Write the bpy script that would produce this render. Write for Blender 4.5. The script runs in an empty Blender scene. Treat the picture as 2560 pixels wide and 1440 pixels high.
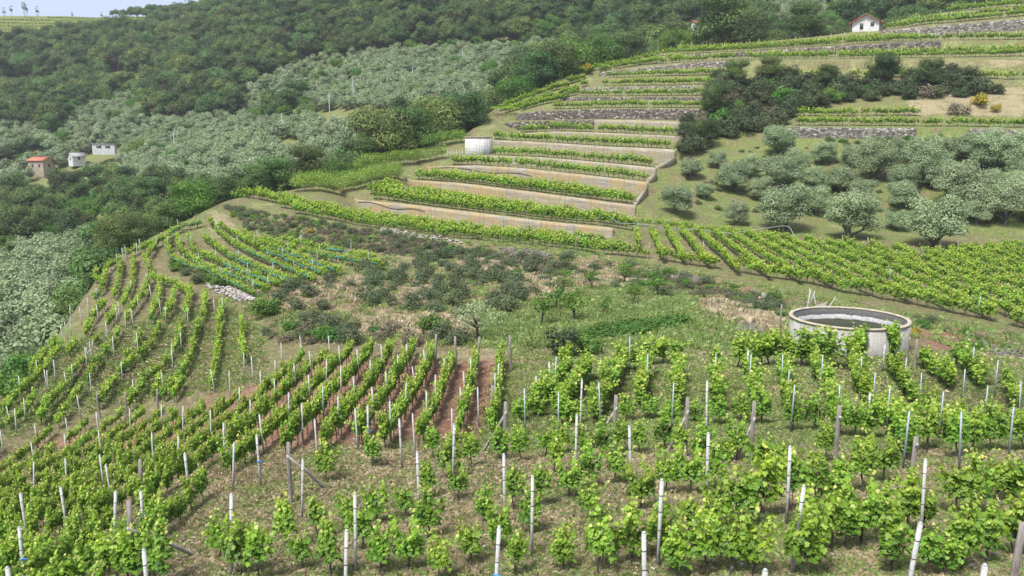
import bpy, math, random
import numpy as np
from math import radians as R
S = bpy.context.scene
rng = np.random.default_rng(7)
random.seed(7)

# ------------------------------------------------------------------ camera
F = 2009.0; PITCH = R(9.7); CP, SP = math.cos(PITCH), math.sin(PITCH)
cd = bpy.data.cameras.new("camera"); cam = bpy.data.objects.new("camera", cd)
S.collection.objects.link(cam); S.camera = cam
cd.sensor_width = 36.0; cd.lens = 36.0 * F / 2560.0
cd.clip_start = 0.1; cd.clip_end = 3000
cam.rotation_euler = (math.pi / 2 - PITCH, 0, 0)
# ------------------------------------------------------------------ world, sun, exposure
SUN_EL, SUN_AZ = R(58), R(215)          # azimuth measured clockwise from +Y
w = bpy.data.worlds.new("World"); S.world = w; w.use_nodes = True
nt = w.node_tree; nt.nodes.clear()
sky = nt.nodes.new("ShaderNodeTexSky"); sky.sky_type = 'NISHITA'; sky.sun_disc = False
sky.sun_elevation = SUN_EL; sky.sun_rotation = SUN_AZ
sky.air_density = 1.0; sky.dust_density = 3.0; sky.ozone_density = 1.0; sky.altitude = 100
bgn = nt.nodes.new("ShaderNodeBackground"); bgn.inputs[1].default_value = 0.15
wo = nt.nodes.new("ShaderNodeOutputWorld")
cl = nt.nodes.new('ShaderNodeMix'); cl.data_type = 'RGBA'; cl.inputs[0].default_value = .8; cl.inputs[7].default_value = (1.36, 1.5, 1.92, 1)   # thin even cloud over the blue
nt.links.new(sky.outputs[0], cl.inputs[6]); nt.links.new(cl.outputs[2], bgn.inputs[0]); nt.links.new(bgn.outputs[0], wo.inputs[0])
sl = bpy.data.lights.new("sun", 'SUN'); so = bpy.data.objects.new("sun", sl); S.collection.objects.link(so)
sl.energy = 2.15; sl.angle = R(16); sl.color = (1.0, 0.97, 0.92)
so.rotation_euler = (math.pi / 2 - SUN_EL, 0, math.pi - SUN_AZ)
S.view_settings.view_transform = 'Standard'; S.view_settings.look = 'None'
S.view_settings.exposure = 1.5; S.view_settings.gamma = 1.0
S.cycles.max_bounces = 6; S.cycles.diffuse_bounces = 3; S.cycles.transmission_bounces = 3
S.cycles.transparent_max_bounces = 4; S.cycles.volume_bounces = 0
S.cycles.use_denoising = True

def haze_box():
    m = bpy.data.materials.new('haze_air'); m.use_nodes = True; n = m.node_tree; n.nodes.clear()
    v = n.nodes.new('ShaderNodeVolumePrincipled'); v.inputs['Color'].default_value = (.86, .90, .94, 1); v.inputs['Density'].default_value = .0002; v.inputs['Anisotropy'].default_value = .2
    o = n.nodes.new('ShaderNodeOutputMaterial'); n.links.new(v.outputs[0], o.inputs['Volume'])
    me = bpy.data.meshes.new('haze'); x, y0, y1, z0, z1 = 760, -20, 760, -75, 175
    me.from_pydata([(-x, y0, z0), (x, y0, z0), (x, y1, z0), (-x, y1, z0), (-x, y0, z1), (x, y0, z1), (x, y1, z1), (-x, y1, z1)], [], [(0, 3, 2, 1), (4, 5, 6, 7), (0, 1, 5, 4), (1, 2, 6, 5), (2, 3, 7, 6), (3, 0, 4, 7)])
    me.materials.append(m); o = bpy.data.objects.new('haze', me); S.collection.objects.link(o); o['kind'] = 'stuff'; o['label'] = 'thin pale haze in the air over the whole valley'; o['category'] = 'haze'
haze_box()
# ------------------------------------------------------------------ projection helpers (z = 0 is the camera height)
def ts(px, py):
    cx = (px - 1280) / F; cy = (720 - py) / F
    d = CP + cy * SP
    return cx / d, (-SP + cy * CP) / d
def wpt(px, py, Y):
    t, s = ts(px, py); return (t * Y, Y, s * Y)
def proj(x, y, z):
    depth = y * CP - z * SP; up = y * SP + z * CP
    return 1280 + F * x / depth, 720 - F * up / depth
def tps_fit(P, Z, lam=0.02):
    P = np.array(P, float); Z = np.array(Z, float); n = len(P)
    d = np.linalg.norm(P[:, None] - P[None], axis=2)
    K = np.where(d > 0, d * d * np.log(d + 1e-9), 0) + lam * np.eye(n) * 50
    A = np.zeros((n + 3, n + 3)); A[:n, :n] = K; A[:n, n] = 1; A[:n, n + 1:] = P; A[n, :n] = 1; A[n + 1:, :n] = P.T
    c = np.linalg.solve(A, np.concatenate([Z, np.zeros(3)]))
    return P, c
def tps_eval(m, x, y):
    P, c = m; x = np.asarray(x, float); y = np.asarray(y, float); sh = x.shape; x = x.ravel(); y = y.ravel()
    out = np.empty(len(x))
    for i in range(0, len(x), 20000):
        xx, yy = x[i:i + 20000], y[i:i + 20000]
        d2 = (xx[:, None] - P[:, 0]) ** 2 + (yy[:, None] - P[:, 1]) ** 2
        out[i:i + 20000] = (0.5 * d2 * np.log(d2 + 1e-12)) @ c[:-3] + c[-3] + c[-2] * xx + c[-1] * yy
    return out.reshape(sh)
_nt = rng.random((256, 256))
def vnoise(x, y):
    x = np.asarray(x, float); y = np.asarray(y, float)
    xi = np.floor(x).astype(int); yi = np.floor(y).astype(int); fx = x - xi; fy = y - yi
    fx = fx * fx * (3 - 2 * fx); fy = fy * fy * (3 - 2 * fy)
    g = lambda a, b: _nt[a % 256, b % 256]
    return (g(xi, yi) * (1 - fx) + g(xi + 1, yi) * fx) * (1 - fy) + (g(xi, yi + 1) * (1 - fx) + g(xi + 1, yi + 1) * fx) * fy

# ------------------------------------------------------------------ terrain lines: (photo px, py, metres ahead)
CREST = [(-220, 1190, 46), (-120, 1090, 50), (0, 985, 58), (60, 930, 64), (100, 885, 68), (160, 825, 73), (210, 745, 80), (270, 665, 88),
         (330, 618, 95), (400, 583, 102), (470, 550, 108), (530, 518, 113), (570, 500, 117), (640, 487, 121), (730, 476, 126),
         (885, 432, 138), (990, 390, 150), (1080, 362, 158), (1180, 330, 168), (1215, 285, 178), (1250, 266, 182), (1330, 235, 189),
         (1400, 197, 197), (1480, 172, 205), (1560, 150, 210), (1640, 132, 212), (1720, 120, 214), (1880, 107, 214),
         (2040, 92, 213), (2150, 78, 212), (2250, 62, 210), (2350, 32, 208), (2450, 18, 204), (2560, 2, 200), (2720, -20, 196)]
BB = [(545, 535, 110), (600, 578, 105), (760, 612, 100), (900, 622, 98), (1100, 642, 93), (1290, 657, 89), (1500, 682, 84), (1700, 716, 77.5),
      (1900, 752, 70), (2100, 782, 64.5), (2295, 812, 59), (2430, 850, 56), (2560, 893, 53), (2760, 960, 48)]
P0 = [(575, 516, 114), (640, 524, 113), (760, 543, 108), (900, 568, 104), (1100, 594, 99), (1290, 612, 95), (1425, 627, 91), (1500, 641, 89),
      (1625, 652, 86), (1810, 682, 80), (2025, 716, 74), (2105, 738, 71), (2295, 773, 66), (2560, 832, 60), (2760, 880, 55)]
# walls and banks: (px, y of the foot, y of the top, metres ahead)
W = {
 'A': [(892, 522, 500, 122), (1021, 542, 512, 116), (1156, 562, 529, 111), (1357, 585, 554, 104), (1528, 594, 571, 99), (1570, 592, 580, 99), (1750, 585, 583, 103), (1980, 577, 575, 107), (2560, 592, 590, 104), (2760, 600, 598, 102)],
 'B': [(1025, 463, 451, 136), (1144, 482, 458, 131), (1276, 501, 474, 126), (1407, 519, 491, 120), (1520, 532, 506, 114), (1585, 540, 514, 110), (1640, 545, 535, 109), (1800, 545, 543, 113), (2000, 530, 528, 117), (2560, 550, 548, 108), (2760, 556, 554, 106)],
 'C': [(1070, 425, 418, 146), (1188, 437, 414, 141), (1297, 450, 420, 136), (1463, 465, 438, 128), (1612, 488, 455, 120), (1680, 490, 480, 119), (1800, 495, 493, 121), (2000, 490, 488, 124), (2560, 500, 498, 112), (2760, 505, 503, 110)],
 'D': [(1183, 398, 389, 152), (1258, 407, 390, 149), (1355, 416, 394, 144), (1520, 430, 408, 136), (1637, 452, 420, 129), (1700, 450, 440, 128), (2000, 450, 448, 130), (2560, 456, 454, 117), (2760, 460, 458, 115)],
 'E': [(1232, 369, 351, 160), (1320, 376, 354, 156), (1520, 394, 367, 146), (1682, 411, 374, 136), (1740, 405, 395, 136), (2000, 412, 410, 136), (2560, 412, 410, 122), (2760, 414, 412, 120)],
 'F': [(1300, 343, 334, 168), (1390, 345, 329, 163), (1520, 349, 333, 157), (1702, 356, 341, 146), (1760, 360, 350, 146), (2000, 377, 375, 141), (2560, 378, 376, 127), (2760, 380, 378, 125)],
 'G': [(1231, 322, 312, 174), (1300, 325, 305, 171), (1410, 322, 301, 168), (1489, 323, 300, 165), (1581, 327, 301, 161), (1702, 332, 305, 155), (1800, 335, 325, 152), (1900, 345, 335, 148), (1970, 342, 318, 146), (2200, 347, 320, 142), (2400, 347, 322, 138), (2560, 350, 325, 135), (2760, 352, 328, 132)],
 'H': [(1215, 300, 294, 177.5), (1300, 301, 285, 178), (1344, 300, 279, 177), (1520, 297, 273, 171), (1748, 301, 273, 160), (1850, 300, 290, 157), (2000, 300, 298, 152), (2560, 300, 296, 142), (2760, 300, 296, 139)],
 'I': [(1400, 251, 243, 186), (1580, 251, 243, 180), (1750, 252, 243, 170), (1850, 262, 258, 165), (2000, 268, 262, 160), (2560, 272, 264, 148), (2760, 272, 264, 145)],
 'J': [(1450, 232, 220, 191), (1600, 229, 217, 186), (1757, 227, 214, 176), (1850, 235, 232, 172), (2560, 243, 240, 154), (2760, 243, 240, 151)],
 'K': [(1480, 204, 197, 197), (1640, 203, 195, 192), (1800, 200, 193, 182), (1900, 205, 200, 178), (2560, 215, 205, 160), (2760, 215, 205, 157)],
 'L': [(1498, 192, 181, 203), (1600, 182, 170, 200), (1720, 171, 158, 195), (1861, 166, 150, 187), (1880, 170, 153, 185), (2200, 173, 153, 176), (2560, 176, 154, 168), (2760, 177, 155, 164)],
 'M': [(1620, 150, 146, 207), (1700, 146, 139, 206), (1881, 141, 129, 201), (2050, 136, 118, 196), (2204, 133, 109, 190), (2350, 131, 102, 185), (2560, 130, 104, 178), (2760, 130, 104, 174)],
 'N': [(2180, 84, 79, 205), (2338, 93, 65, 198), (2560, 75, 47, 188), (2760, 62, 34, 184)],
 'O': [(2360, 40, 35, 205), (2450, 31, 27, 200), (2560, 24, 20, 194), (2760, 5, 1, 190)],
}
def lin(pts):
    a = np.array([(ts(p[0], p[1])[0], p[2], ts(p[0], p[1])[1] * p[2]) for p in pts]); return a
cr = lin(CREST); bb = lin(BB); p0 = lin(P0)
NC = 640
TC = np.linspace(-0.86, 0.86, NC)
def smooth(a, n=3):
    k = np.ones(2 * n + 1) / (2 * n + 1); return np.convolve(np.pad(a, n, mode='edge'), k, mode='valid')
crY = smooth(np.interp(TC, cr[:, 0], cr[:, 1]), 4); crZ = smooth(np.interp(TC, cr[:, 0], cr[:, 2]), 4)
def blend_line(t, Yv, Zv):
    """a terrain line over all columns: left of its start it runs out on to the crest"""
    Y = np.interp(TC, t, Yv); Z = np.interp(TC, t, Zv)
    wgt = np.clip((TC - (t[0] - 0.045)) / 0.045, 0, 1)
    Y = crY * (1 - wgt) + Y * wgt; Z = crZ * (1 - wgt) + Z * wgt
    over = Y >= crY - 0.02
    return np.where(over, crY, Y), np.where(over, crZ, Z)
bbY, bbZ = blend_line(*bb.T); p0Y, p0Z = blend_line(*p0.T)
WL = {}
for k, pts in W.items():
    tb = np.array([(ts(p[0], p[1])) for p in pts]); tt = np.array([(ts(p[0], p[2])) for p in pts]); Yv = np.array([p[3] for p in pts], float)
    t = (tb[:, 0] + tt[:, 0]) / 2
    Y, Zb = blend_line(t, Yv, tb[:, 1] * Yv)
    _, Zt = blend_line(t, Yv, tt[:, 1] * Yv)
    WL[k] = (Y, Zb, Zt)
FG = [(1990, 1420, 15.3), (2318, 1322, 18.8), (1970, 1300, 17.5), (1265, 1300, 19.7), (1045, 1290, 21), (1582, 1210, 22), (1440, 1185, 23),
      (1130, 1190, 25), (1000, 1168, 27.5), (1195, 1078, 31), (917, 1135, 28), (745, 1285, 23.5), (645, 1210, 26.5), (565, 1430, 17),
      (272, 1370, 22.5), (88, 1115, 48), (25, 1080, 49), (1640, 1395, 15.8), (2465, 1067, 33), (2305, 1025, 37), (2020, 1150, 25.5), (2540, 1150, 25),
      (2300, 1150, 25.3), (1290, 890, 44), (1000, 880, 48), (800, 880, 52), (640, 900, 55), (500, 940, 56), (300, 980, 57), (412, 808, 66),
      (313, 826, 64), (200, 812, 72), (560, 750, 74), (640, 722, 78), (950, 662, 87), (1290, 800, 55), (1290, 730, 68), (900, 750, 66),
      (1700, 800, 54), (1700, 900, 42), (1500, 960, 36.5), (2000, 960, 37.5), (2400, 900, 42), (2560, 960, 37), (2070, 889, 43.6),
      (1975, 889, 47), (2300, 850, 50), (800, 1000, 39), (500, 1100, 37), (300, 1200, 34), (-100, 1300, 33), (2750, 1100, 29), (2700, 1400, 17)]
P = []; Z = []
for p in FG + CREST[:13] + BB:
    x, y, z = wpt(*p); P.append((x, y)); Z.append(z)
for x, y, z in [(0, 2, -6.6), (6, 2, -6.2), (-6, 2, -7.4), (0, 9, -8.0), (9, 9, -7.7), (-9, 9, -9.3), (20, 9, -7.4), (-22, 9, -11.5), (0, 13, -8.75), (8, 13, -8.3)]:
    P.append((x, y)); Z.append(z)
MFG = tps_fit(P, Z)
def fg_z(x, y):
    return tps_eval(MFG, x, y) + 0.10 * (vnoise(x * .45, y * .45) - .5) + 0.05 * (vnoise(x * 1.7 + 9, y * 1.7) - .5)
NF = 170
f = np.linspace(0, 1, NF)
KY = []; KZ = []
Y0 = 2.5
yf = Y0 * (bbY[:, None] / Y0) ** (f[None, :] ** 0.9)
zf = fg_z(TC[:, None] * yf, yf)
bl = np.clip((f - 0.93) / 0.07, 0, 1)[None, :]
zf = zf * (1 - bl) + bl * (bbZ[:, None] + (zf - zf[:, -1:]))
KY.append(yf); KZ.append(zf)
def addl(Y, Z):
    KY.append(Y[:, None]); KZ.append(Z[:, None])
def addsub(Y1, Z1, Y2, Z2, n):
    for i in range(1, n):
        a = i / n; Yi = Y1 * (1 - a) + Y2 * a; Zi = Z1 * (1 - a) + Z2 * a + 0.12 * (vnoise(TC * Yi * .6, Yi * .6 + i) - .5) * np.clip((Y2 - Y1) / 3, 0, 1)
        addl(Yi, Zi)
# bank between the basin and the plateau, slightly steeper at the top
addsub(bbY, bbZ, p0Y - 0.8 * np.clip(p0Y - bbY, 0, 1), p0Z - 0.1, 5)
addl(p0Y, p0Z)
pY, pZ = p0Y, p0Z
STEP = 0.35
prevY = p0Y.copy()
for k in 'ABCDEFGHIJKLMNO':
    Y, Zb, Zt = WL[k]
    Y = np.maximum(Y, pY + 0.0)
    addsub(pY, pZ, Y, Zb, 8 if k == 'A' else 4)
    addl(Y, Zb); st = np.where(Y < crY - 0.5, STEP, 0.0)
    addl(Y + st, Zt); pY, pZ = Y + st, Zt
addsub(pY, pZ, np.maximum(crY, pY), crZ, 3)
cY = np.maximum(crY, pY)
addl(cY, crZ)
for dy, dz in ((2, -.5), (6, -2.2), (14, -6.5), (28, -15), (50, -28), (90, -45)):
    addl(cY + dy, crZ + dz + 0.4 * (vnoise(TC * 40, TC * 0 + dy) - .5))
KY = np.concatenate(KY, axis=1); KZ = np.concatenate(KZ, axis=1)
KY = np.maximum.accumulate(KY, axis=1)
tY = 46.8; TX = ts(2122, 790)[0] * tY; _d = np.hypot(TC[:, None] * KY - TX, KY - tY); KZ = np.where(_d < 3.05, np.minimum(KZ, -12.3), KZ)
def spur_z(x, y):
    x = np.atleast_1d(np.asarray(x, float)); y = np.atleast_1d(np.asarray(y, float)); out = np.empty(x.shape)
    c = (np.clip(x / np.maximum(y, .5), TC[0], TC[-1] - 1e-6) - TC[0]) / (TC[1] - TC[0]); i0 = c.astype(int); fr = c - i0
    for n in range(len(x)):
        i = i0[n]; a = np.interp(y[n], KY[i], KZ[i]); b = np.interp(y[n], KY[i + 1], KZ[i + 1]); out[n] = a * (1 - fr[n]) + b * fr[n]
    return out
BGP = [(-300, 70, 520), (-100, 55, 520), (0, 42, 520), (250, 48, 520), (400, 48, 520), (480, 44, 505), (560, 30, 485), (700, -25, 470), (1000, -85, 470), (1500, -140, 480),
       (2000, -120, 470), (2560, -110, 450), (2900, -110, 440), (-200, 210, 420), (0, 205, 420), (200, 215, 415), (400, 205, 400), (600, 185, 385), (800, 200, 360),
       (1000, 165, 350), (1200, 140, 345), (1500, 120, 340), (1700, 85, 340), (2100, 40, 330), (2560, 20, 330), (2900, 20, 330), (-200, 340, 340), (0, 330, 340),
       (300, 330, 330), (600, 320, 310), (800, 290, 300), (1000, 255, 290), (1200, 240, 285), (1400, 200, 300), (100, 435, 300), (300, 402, 300), (500, 400, 270),
       (725, 328, 280), (900, 335, 255), (1100, 335, 250), (-200, 560, 230), (0, 560, 230), (200, 540, 225), (400, 500, 215), (600, 465, 215), (800, 425, 220),
       (1000, 395, 225), (-250, 720, 165), (-50, 700, 165), (100, 680, 165), (250, 625, 170), (400, 565, 180), (550, 505, 190), (0, 890, 110), (100, 810, 118),
       (-250, 900, 110), (130, 770, 125), (1900, 140, 250), (1500, 230, 240), (2560, 80, 250), (2900, 80, 250), (1200, 330, 215)]
P = []; Z = []
for p in BGP:
    x, y, z = wpt(*p); P.append((x, y)); Z.append(z)
for x, y, z in [(-380, 600, 60), (0, 620, 120), (380, 600, 120), (-130, 60, -36), (-200, 100, -40), (-60, 60, -34), (100, 80, -40), (0, 60, -40), (200, 120, -20)]:
    P.append((x, y)); Z.append(z)
MBG = tps_fit(P, Z)
def bg_z(x, y): return tps_eval(MBG, x, y)
def ground(x, y):
    x = np.atleast_1d(np.asarray(x, float)); y = np.atleast_1d(np.asarray(y, float))
    a = spur_z(x, y); b = bg_z(x, y)
    ymax = np.interp(x / np.maximum(y, .5), TC, cY) + 88
    return np.where(y > ymax, b, np.maximum(a, b))
def hit(px, py, h=0.0, ymin=5.0, ymax=560.0, bg=False):
    """the point h above the ground seen at a place of the photograph"""
    cy0 = 720
    t, s = ts(px, py)
    Ys = np.concatenate([np.arange(ymin, 130, .2), np.arange(max(130, ymin), ymax, .5)]) if ymin < 130 else np.arange(ymin, ymax, .5)
    if bg: zs = bg_z(t * Ys, Ys) + h
    else:
        c = (min(max(t, TC[0]), TC[-1] - 1e-6) - TC[0]) / (TC[1] - TC[0]); i = int(c); fr = c - i; ky = KY[i] * (1 - fr) + KY[i + 1] * fr; kz = KZ[i] * (1 - fr) + KZ[i + 1] * fr
        ym = cY[i] + 88; zs = np.interp(Ys, ky, kz) + h; k = np.argmax(s * Ys <= zs)
        if k > 0 and Ys[k] < cY[i] - 2: return np.array([t * Ys[k], Ys[k], float(zs[k] - h)])
        far_ = Ys > cY[i] - 2; zb_ = bg_z(t * Ys[far_], Ys[far_]) + h; zs[far_] = np.where(Ys[far_] > ym, zb_, np.maximum(zs[far_], zb_))
    k = np.argmax(s * Ys <= zs)
    if k == 0: return None
    Y = Ys[k]; return np.array([t * Y, Y, float(zs[k] - h)])

# ------------------------------------------------------------------ mesh helpers
def set_props(o, label=None, cat=None, group=None, kind=None):
    if label: o['label'] = label
    if cat: o['category'] = cat
    if group: o['group'] = group
    if kind: o['kind'] = kind
    return o
class MB:
    """collects faces of several materials into one mesh"""
    def __init__(s): s.V = []; s.F = []; s.M = []; s.A = []; s.n = 0
    def add(s, V, Fc, mi=0, a=0.5):
        V = np.asarray(V, float).reshape(-1, 3)
        s.V.append(V); s.A.append(np.broadcast_to(np.asarray(a, float), (len(V),)).copy())
        for fa in Fc:
            fa = np.asarray(fa, int)
            s.F.append(fa + s.n); s.M.append(np.full(len(fa), mi))
        s.n += len(V); return s
    def box(s, c, sz, mi=0, rz=0, taper=1.0, a=.5):
        x, y, z = sz[0] / 2, sz[1] / 2, sz[2] / 2
        v = np.array([(-x, -y, -z), (x, -y, -z), (x, y, -z), (-x, y, -z), (-x * taper, -y * taper, z), (x * taper, -y * taper, z), (x * taper, y * taper, z), (-x * taper, y * taper, z)])
        ca, sa = math.cos(rz), math.sin(rz); v = v @ np.array([[ca, sa, 0], [-sa, ca, 0], [0, 0, 1]]) + np.array(c)
        return s.add(v, [[(0, 3, 2, 1), (4, 5, 6, 7), (0, 1, 5, 4), (1, 2, 6, 5), (2, 3, 7, 6), (3, 0, 4, 7)]], mi, a)
    def tube(s, pts, rad, sides=6, mi=0, a=.5, cap=True):
        pts = np.asarray(pts, float); n = len(pts); rad = np.broadcast_to(np.asarray(rad, float), (n,))
        T = np.gradient(pts, axis=0); T /= np.linalg.norm(T, axis=1)[:, None] + 1e-9
        ref = np.where(np.abs(T[:, 2:3]) > .9, np.array([[1., 0, 0]]), np.array([[0, 0, 1.]]))
        U = np.cross(T, ref); U /= np.linalg.norm(U, axis=1)[:, None] + 1e-9; Vv = np.cross(T, U)
        an = np.arange(sides) * 2 * math.pi / sides
        ring = pts[:, None] + rad[:, None, None] * (np.cos(an)[None, :, None] * U[:, None] + np.sin(an)[None, :, None] * Vv[:, None])
        V = ring.reshape(-1, 3); fc = []
        for i in range(n - 1):
            for j in range(sides):
                k = (j + 1) % sides; fc.append((i * sides + j, i * sides + k, (i + 1) * sides + k, (i + 1) * sides + j))
        s.add(V, [np.array(fc)], mi, a)
        if cap: s.F.append(np.array([list(range(s.n - sides, s.n))])); s.M.append(np.array([mi]))
        return s
    def data(s, name, mats, smooth=False):
        me = bpy.data.meshes.new(name)
        V = np.concatenate(s.V) if s.V else np.zeros((0, 3)); A = np.concatenate(s.A) if s.A else np.zeros(0)
        me.vertices.add(len(V)); me.vertices.foreach_set('co', V.ravel())
        tot = np.concatenate([np.full(len(fa), fa.shape[1]) for fa in s.F]); loops = np.concatenate([fa.ravel() for fa in s.F])
        me.loops.add(len(loops)); me.loops.foreach_set('vertex_index', loops)
        me.polygons.add(len(tot)); st = np.concatenate([[0], np.cumsum(tot)[:-1]])
        me.polygons.foreach_set('loop_start', st); me.polygons.foreach_set('loop_total', tot)
        me.polygons.foreach_set('material_index', np.concatenate(s.M).astype(np.int32))
        if smooth: me.polygons.foreach_set('use_smooth', np.ones(len(tot), bool))
        at = me.attributes.new('v', 'FLOAT', 'POINT'); at.data.foreach_set('value', A)
        for m in mats: me.materials.append(m)
        me.update(calc_edges=True); return me
def link(name, data, parent=None, loc=None, rz=None, sc=None):
    o = bpy.data.objects.new(name, data); S.collection.objects.link(o)
    if parent is not None: o.parent = parent
    if loc is not None: o.location = loc
    if rz is not None: o.rotation_euler = (0, 0, rz)
    if sc is not None: o.scale = (sc, sc, sc) if np.isscalar(sc) else sc
    return o
LEAF = np.array([(0, 0), (-.28, -.18), (-.5, .12), (-.34, .34), (-.42, .62), (-.14, .66), (0, 1.0), (.14, .66), (.42, .62), (.34, .34), (.5, .12), (.28, -.18)])
LEAF5 = np.array([(0, 0), (-.45, .3), (-.3, .75), (0, 1.0), (.3, .75), (.45, .3)])
QUAD = np.array([(0, 0), (-.4, .5), (0, 1), (.4, .5)])
def leaves(mb, C, N, size, tmpl, a, mi=0, fold=0.15, dirv=None):
    """flat leaves of a template shape at points C facing N"""
    n = len(C); N = N / (np.linalg.norm(N, axis=1)[:, None] + 1e-9)
    r = rng.normal(size=(n, 3)) if dirv is None else dirv
    U = np.cross(N, r); U /= np.linalg.norm(U, axis=1)[:, None] + 1e-9; Vv = np.cross(N, U)
    size = np.broadcast_to(size, (n,)); k = len(tmpl)
    x = tmpl[:, 0]; y = tmpl[:, 1]
    V = C[:, None] + size[:, None, None] * (x[None, :, None] * U[:, None] + (y - .4)[None, :, None] * Vv[:, None] - fold * (np.abs(x) + .5 * np.abs(y - .4))[None, :, None] * N[:, None])
    mb.add(V.reshape(-1, 3), [np.arange(n * k).reshape(n, k)], mi, np.repeat(np.broadcast_to(a, (n,)), k))

# ------------------------------------------------------------------ materials
def new_mat(name):
    m = bpy.data.materials.new(name); m.use_nodes = True; n = m.node_tree; n.nodes.clear()
    return m, n, n.nodes.new, n.links.new
def ramp(n, stops):
    r = n.nodes.new("ShaderNodeValToRGB"); e = r.color_ramp.elements
    while len(e) > 1: e.remove(e[-1])
    e[0].position = stops[0][0]; e[0].color = (*stops[0][1], 1)
    for p, c in stops[1:]:
        q = e.new(p); q.color = (*c, 1)
    return r
def leaf_mat(name, stops, trans=.3, rough=.55, hv=.03, vv=.25):
    m, n, N, L = new_mat(name)
    at = N("ShaderNodeAttribute"); at.attribute_name = 'v'; rp = ramp(n, stops)
    L(at.outputs['Fac'], rp.inputs[0])
    oi = N("ShaderNodeObjectInfo"); hs = N("ShaderNodeHueSaturation")
    m1 = N("ShaderNodeMapRange"); m1.inputs[3].default_value = .5 - hv; m1.inputs[4].default_value = .5 + hv
    m2 = N("ShaderNodeMapRange"); m2.inputs[3].default_value = 1 - vv; m2.inputs[4].default_value = 1 + vv
    wn = N("ShaderNodeTexWhiteNoise"); wn.noise_dimensions = '1D'
    L(oi.outputs['Random'], m1.inputs[0]); L(oi.outputs['Random'], wn.inputs['W']); L(wn.outputs['Value'], m2.inputs[0])
    L(m1.outputs[0], hs.inputs['Hue']); L(m2.outputs[0], hs.inputs['Value']); L(rp.outputs[0], hs.inputs['Color'])
    b = N("ShaderNodeBsdfPrincipled"); b.inputs['Roughness'].default_value = rough; b.inputs['Specular IOR Level'].default_value = .35
    L(hs.outputs[0], b.inputs['Base Color'])
    tr = N("ShaderNodeBsdfTranslucent"); hs2 = N("ShaderNodeHueSaturation"); hs2.inputs['Hue'].default_value = .49; hs2.inputs['Saturation'].default_value = 1.1; hs2.inputs['Value'].default_value = 1.3
    L(hs.outputs[0], hs2.inputs['Color']); L(hs2.outputs[0], tr.inputs[0])
    mx = N("ShaderNodeMixShader"); mx.inputs[0].default_value = trans; L(b.outputs[0], mx.inputs[1]); L(tr.outputs[0], mx.inputs[2])
    o = N("ShaderNodeOutputMaterial"); L(mx.outputs[0], o.inputs[0]); return m
def rough_mat(name, c1, c2, scale=5, rough=.85, bump=.3, c3=None, stretch=(1, 1, 1), detail=8, metal=0, coord='Object', pos=(.35, .65)):
    m, n, N, L = new_mat(name)
    tc = N("ShaderNodeTexCoord"); mp = N("ShaderNodeMapping"); mp.inputs['Scale'].default_value = stretch
    nz = N("ShaderNodeTexNoise"); nz.inputs['Scale'].default_value = scale; nz.inputs['Detail'].default_value = detail; nz.inputs['Roughness'].default_value = .65
    L(tc.outputs[coord], mp.inputs[0]); L(mp.outputs[0], nz.inputs[0])
    st = [(pos[0], c1), (pos[1], c2)] + ([(min(pos[1] + .12, .98), c3)] if c3 else [])
    rp = ramp(n, st); L(nz.outputs[0], rp.inputs[0])
    b = N("ShaderNodeBsdfPrincipled"); b.inputs['Roughness'].default_value = rough; b.inputs['Metallic'].default_value = metal
    L(rp.outputs[0], b.inputs['Base Color'])
    if bump:
        bp = N("ShaderNodeBump"); bp.inputs['Strength'].default_value = bump; bp.inputs['Distance'].default_value = .05
        L(nz.outputs[0], bp.inputs['Height']); L(bp.outputs[0], b.inputs['Normal'])
    o = N("ShaderNodeOutputMaterial"); L(b.outputs[0], o.inputs[0]); return m
M = {}
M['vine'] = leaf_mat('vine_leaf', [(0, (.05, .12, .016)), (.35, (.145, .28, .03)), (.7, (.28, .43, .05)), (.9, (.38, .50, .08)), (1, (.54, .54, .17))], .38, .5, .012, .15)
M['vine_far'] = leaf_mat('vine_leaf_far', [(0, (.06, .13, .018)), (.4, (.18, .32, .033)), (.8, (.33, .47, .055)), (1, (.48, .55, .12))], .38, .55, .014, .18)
M['olive'] = leaf_mat('olive_leaf', [(0, (.11, .15, .07)), (.5, (.235, .305, .155)), (.85, (.35, .42, .24)), (1, (.46, .52, .33))], .25, .6, .012, .16)
M['broad'] = leaf_mat('broad_leaf', [(0, (.026, .052, .017)), (.5, (.078, .132, .032)), (.85, (.14, .215, .05)), (1, (.21, .29, .075))], .25, .6, .035, .45)  # dark leaf green; cloud shade over the far hill is put into this colour
M['lush'] = leaf_mat('lush_leaf', [(0, (.03, .075, .014)), (.5, (.085, .19, .025)), (.85, (.16, .29, .04)), (1, (.26, .38, .07))], .3, .55, .02, .2)
M['shrub'] = leaf_mat('shrub_leaf', [(0, (.04, .055, .025)), (.5, (.10, .135, .06)), (.9, (.16, .20, .09)), (1, (.24, .26, .12))], .15, .65, .02, .2)
M['brown_twig'] = leaf_mat('withered_twigs', [(0, (.055, .05, .03)), (.6, (.15, .13, .085)), (1, (.26, .22, .14))], .05, .8, .02, .2)
M['broom'] = leaf_mat('broom_flowers', [(0, (.06, .09, .02)), (.45, (.12, .15, .03)), (.62, (.45, .34, .03)), (1, (.65, .5, .05))], .2, .6, .01, .1)
M['straw'] = leaf_mat('straw', [(0, (.24, .19, .11)), (.6, (.46, .38, .24)), (1, (.64, .56, .38))], .2, .7, .01, .15)
M['grass'] = leaf_mat('grass_blades', [(0, (.12, .18, .045)), (.5, (.24, .34, .10)), (1, (.48, .47, .24))], .25, .7, .02, .25)
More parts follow.
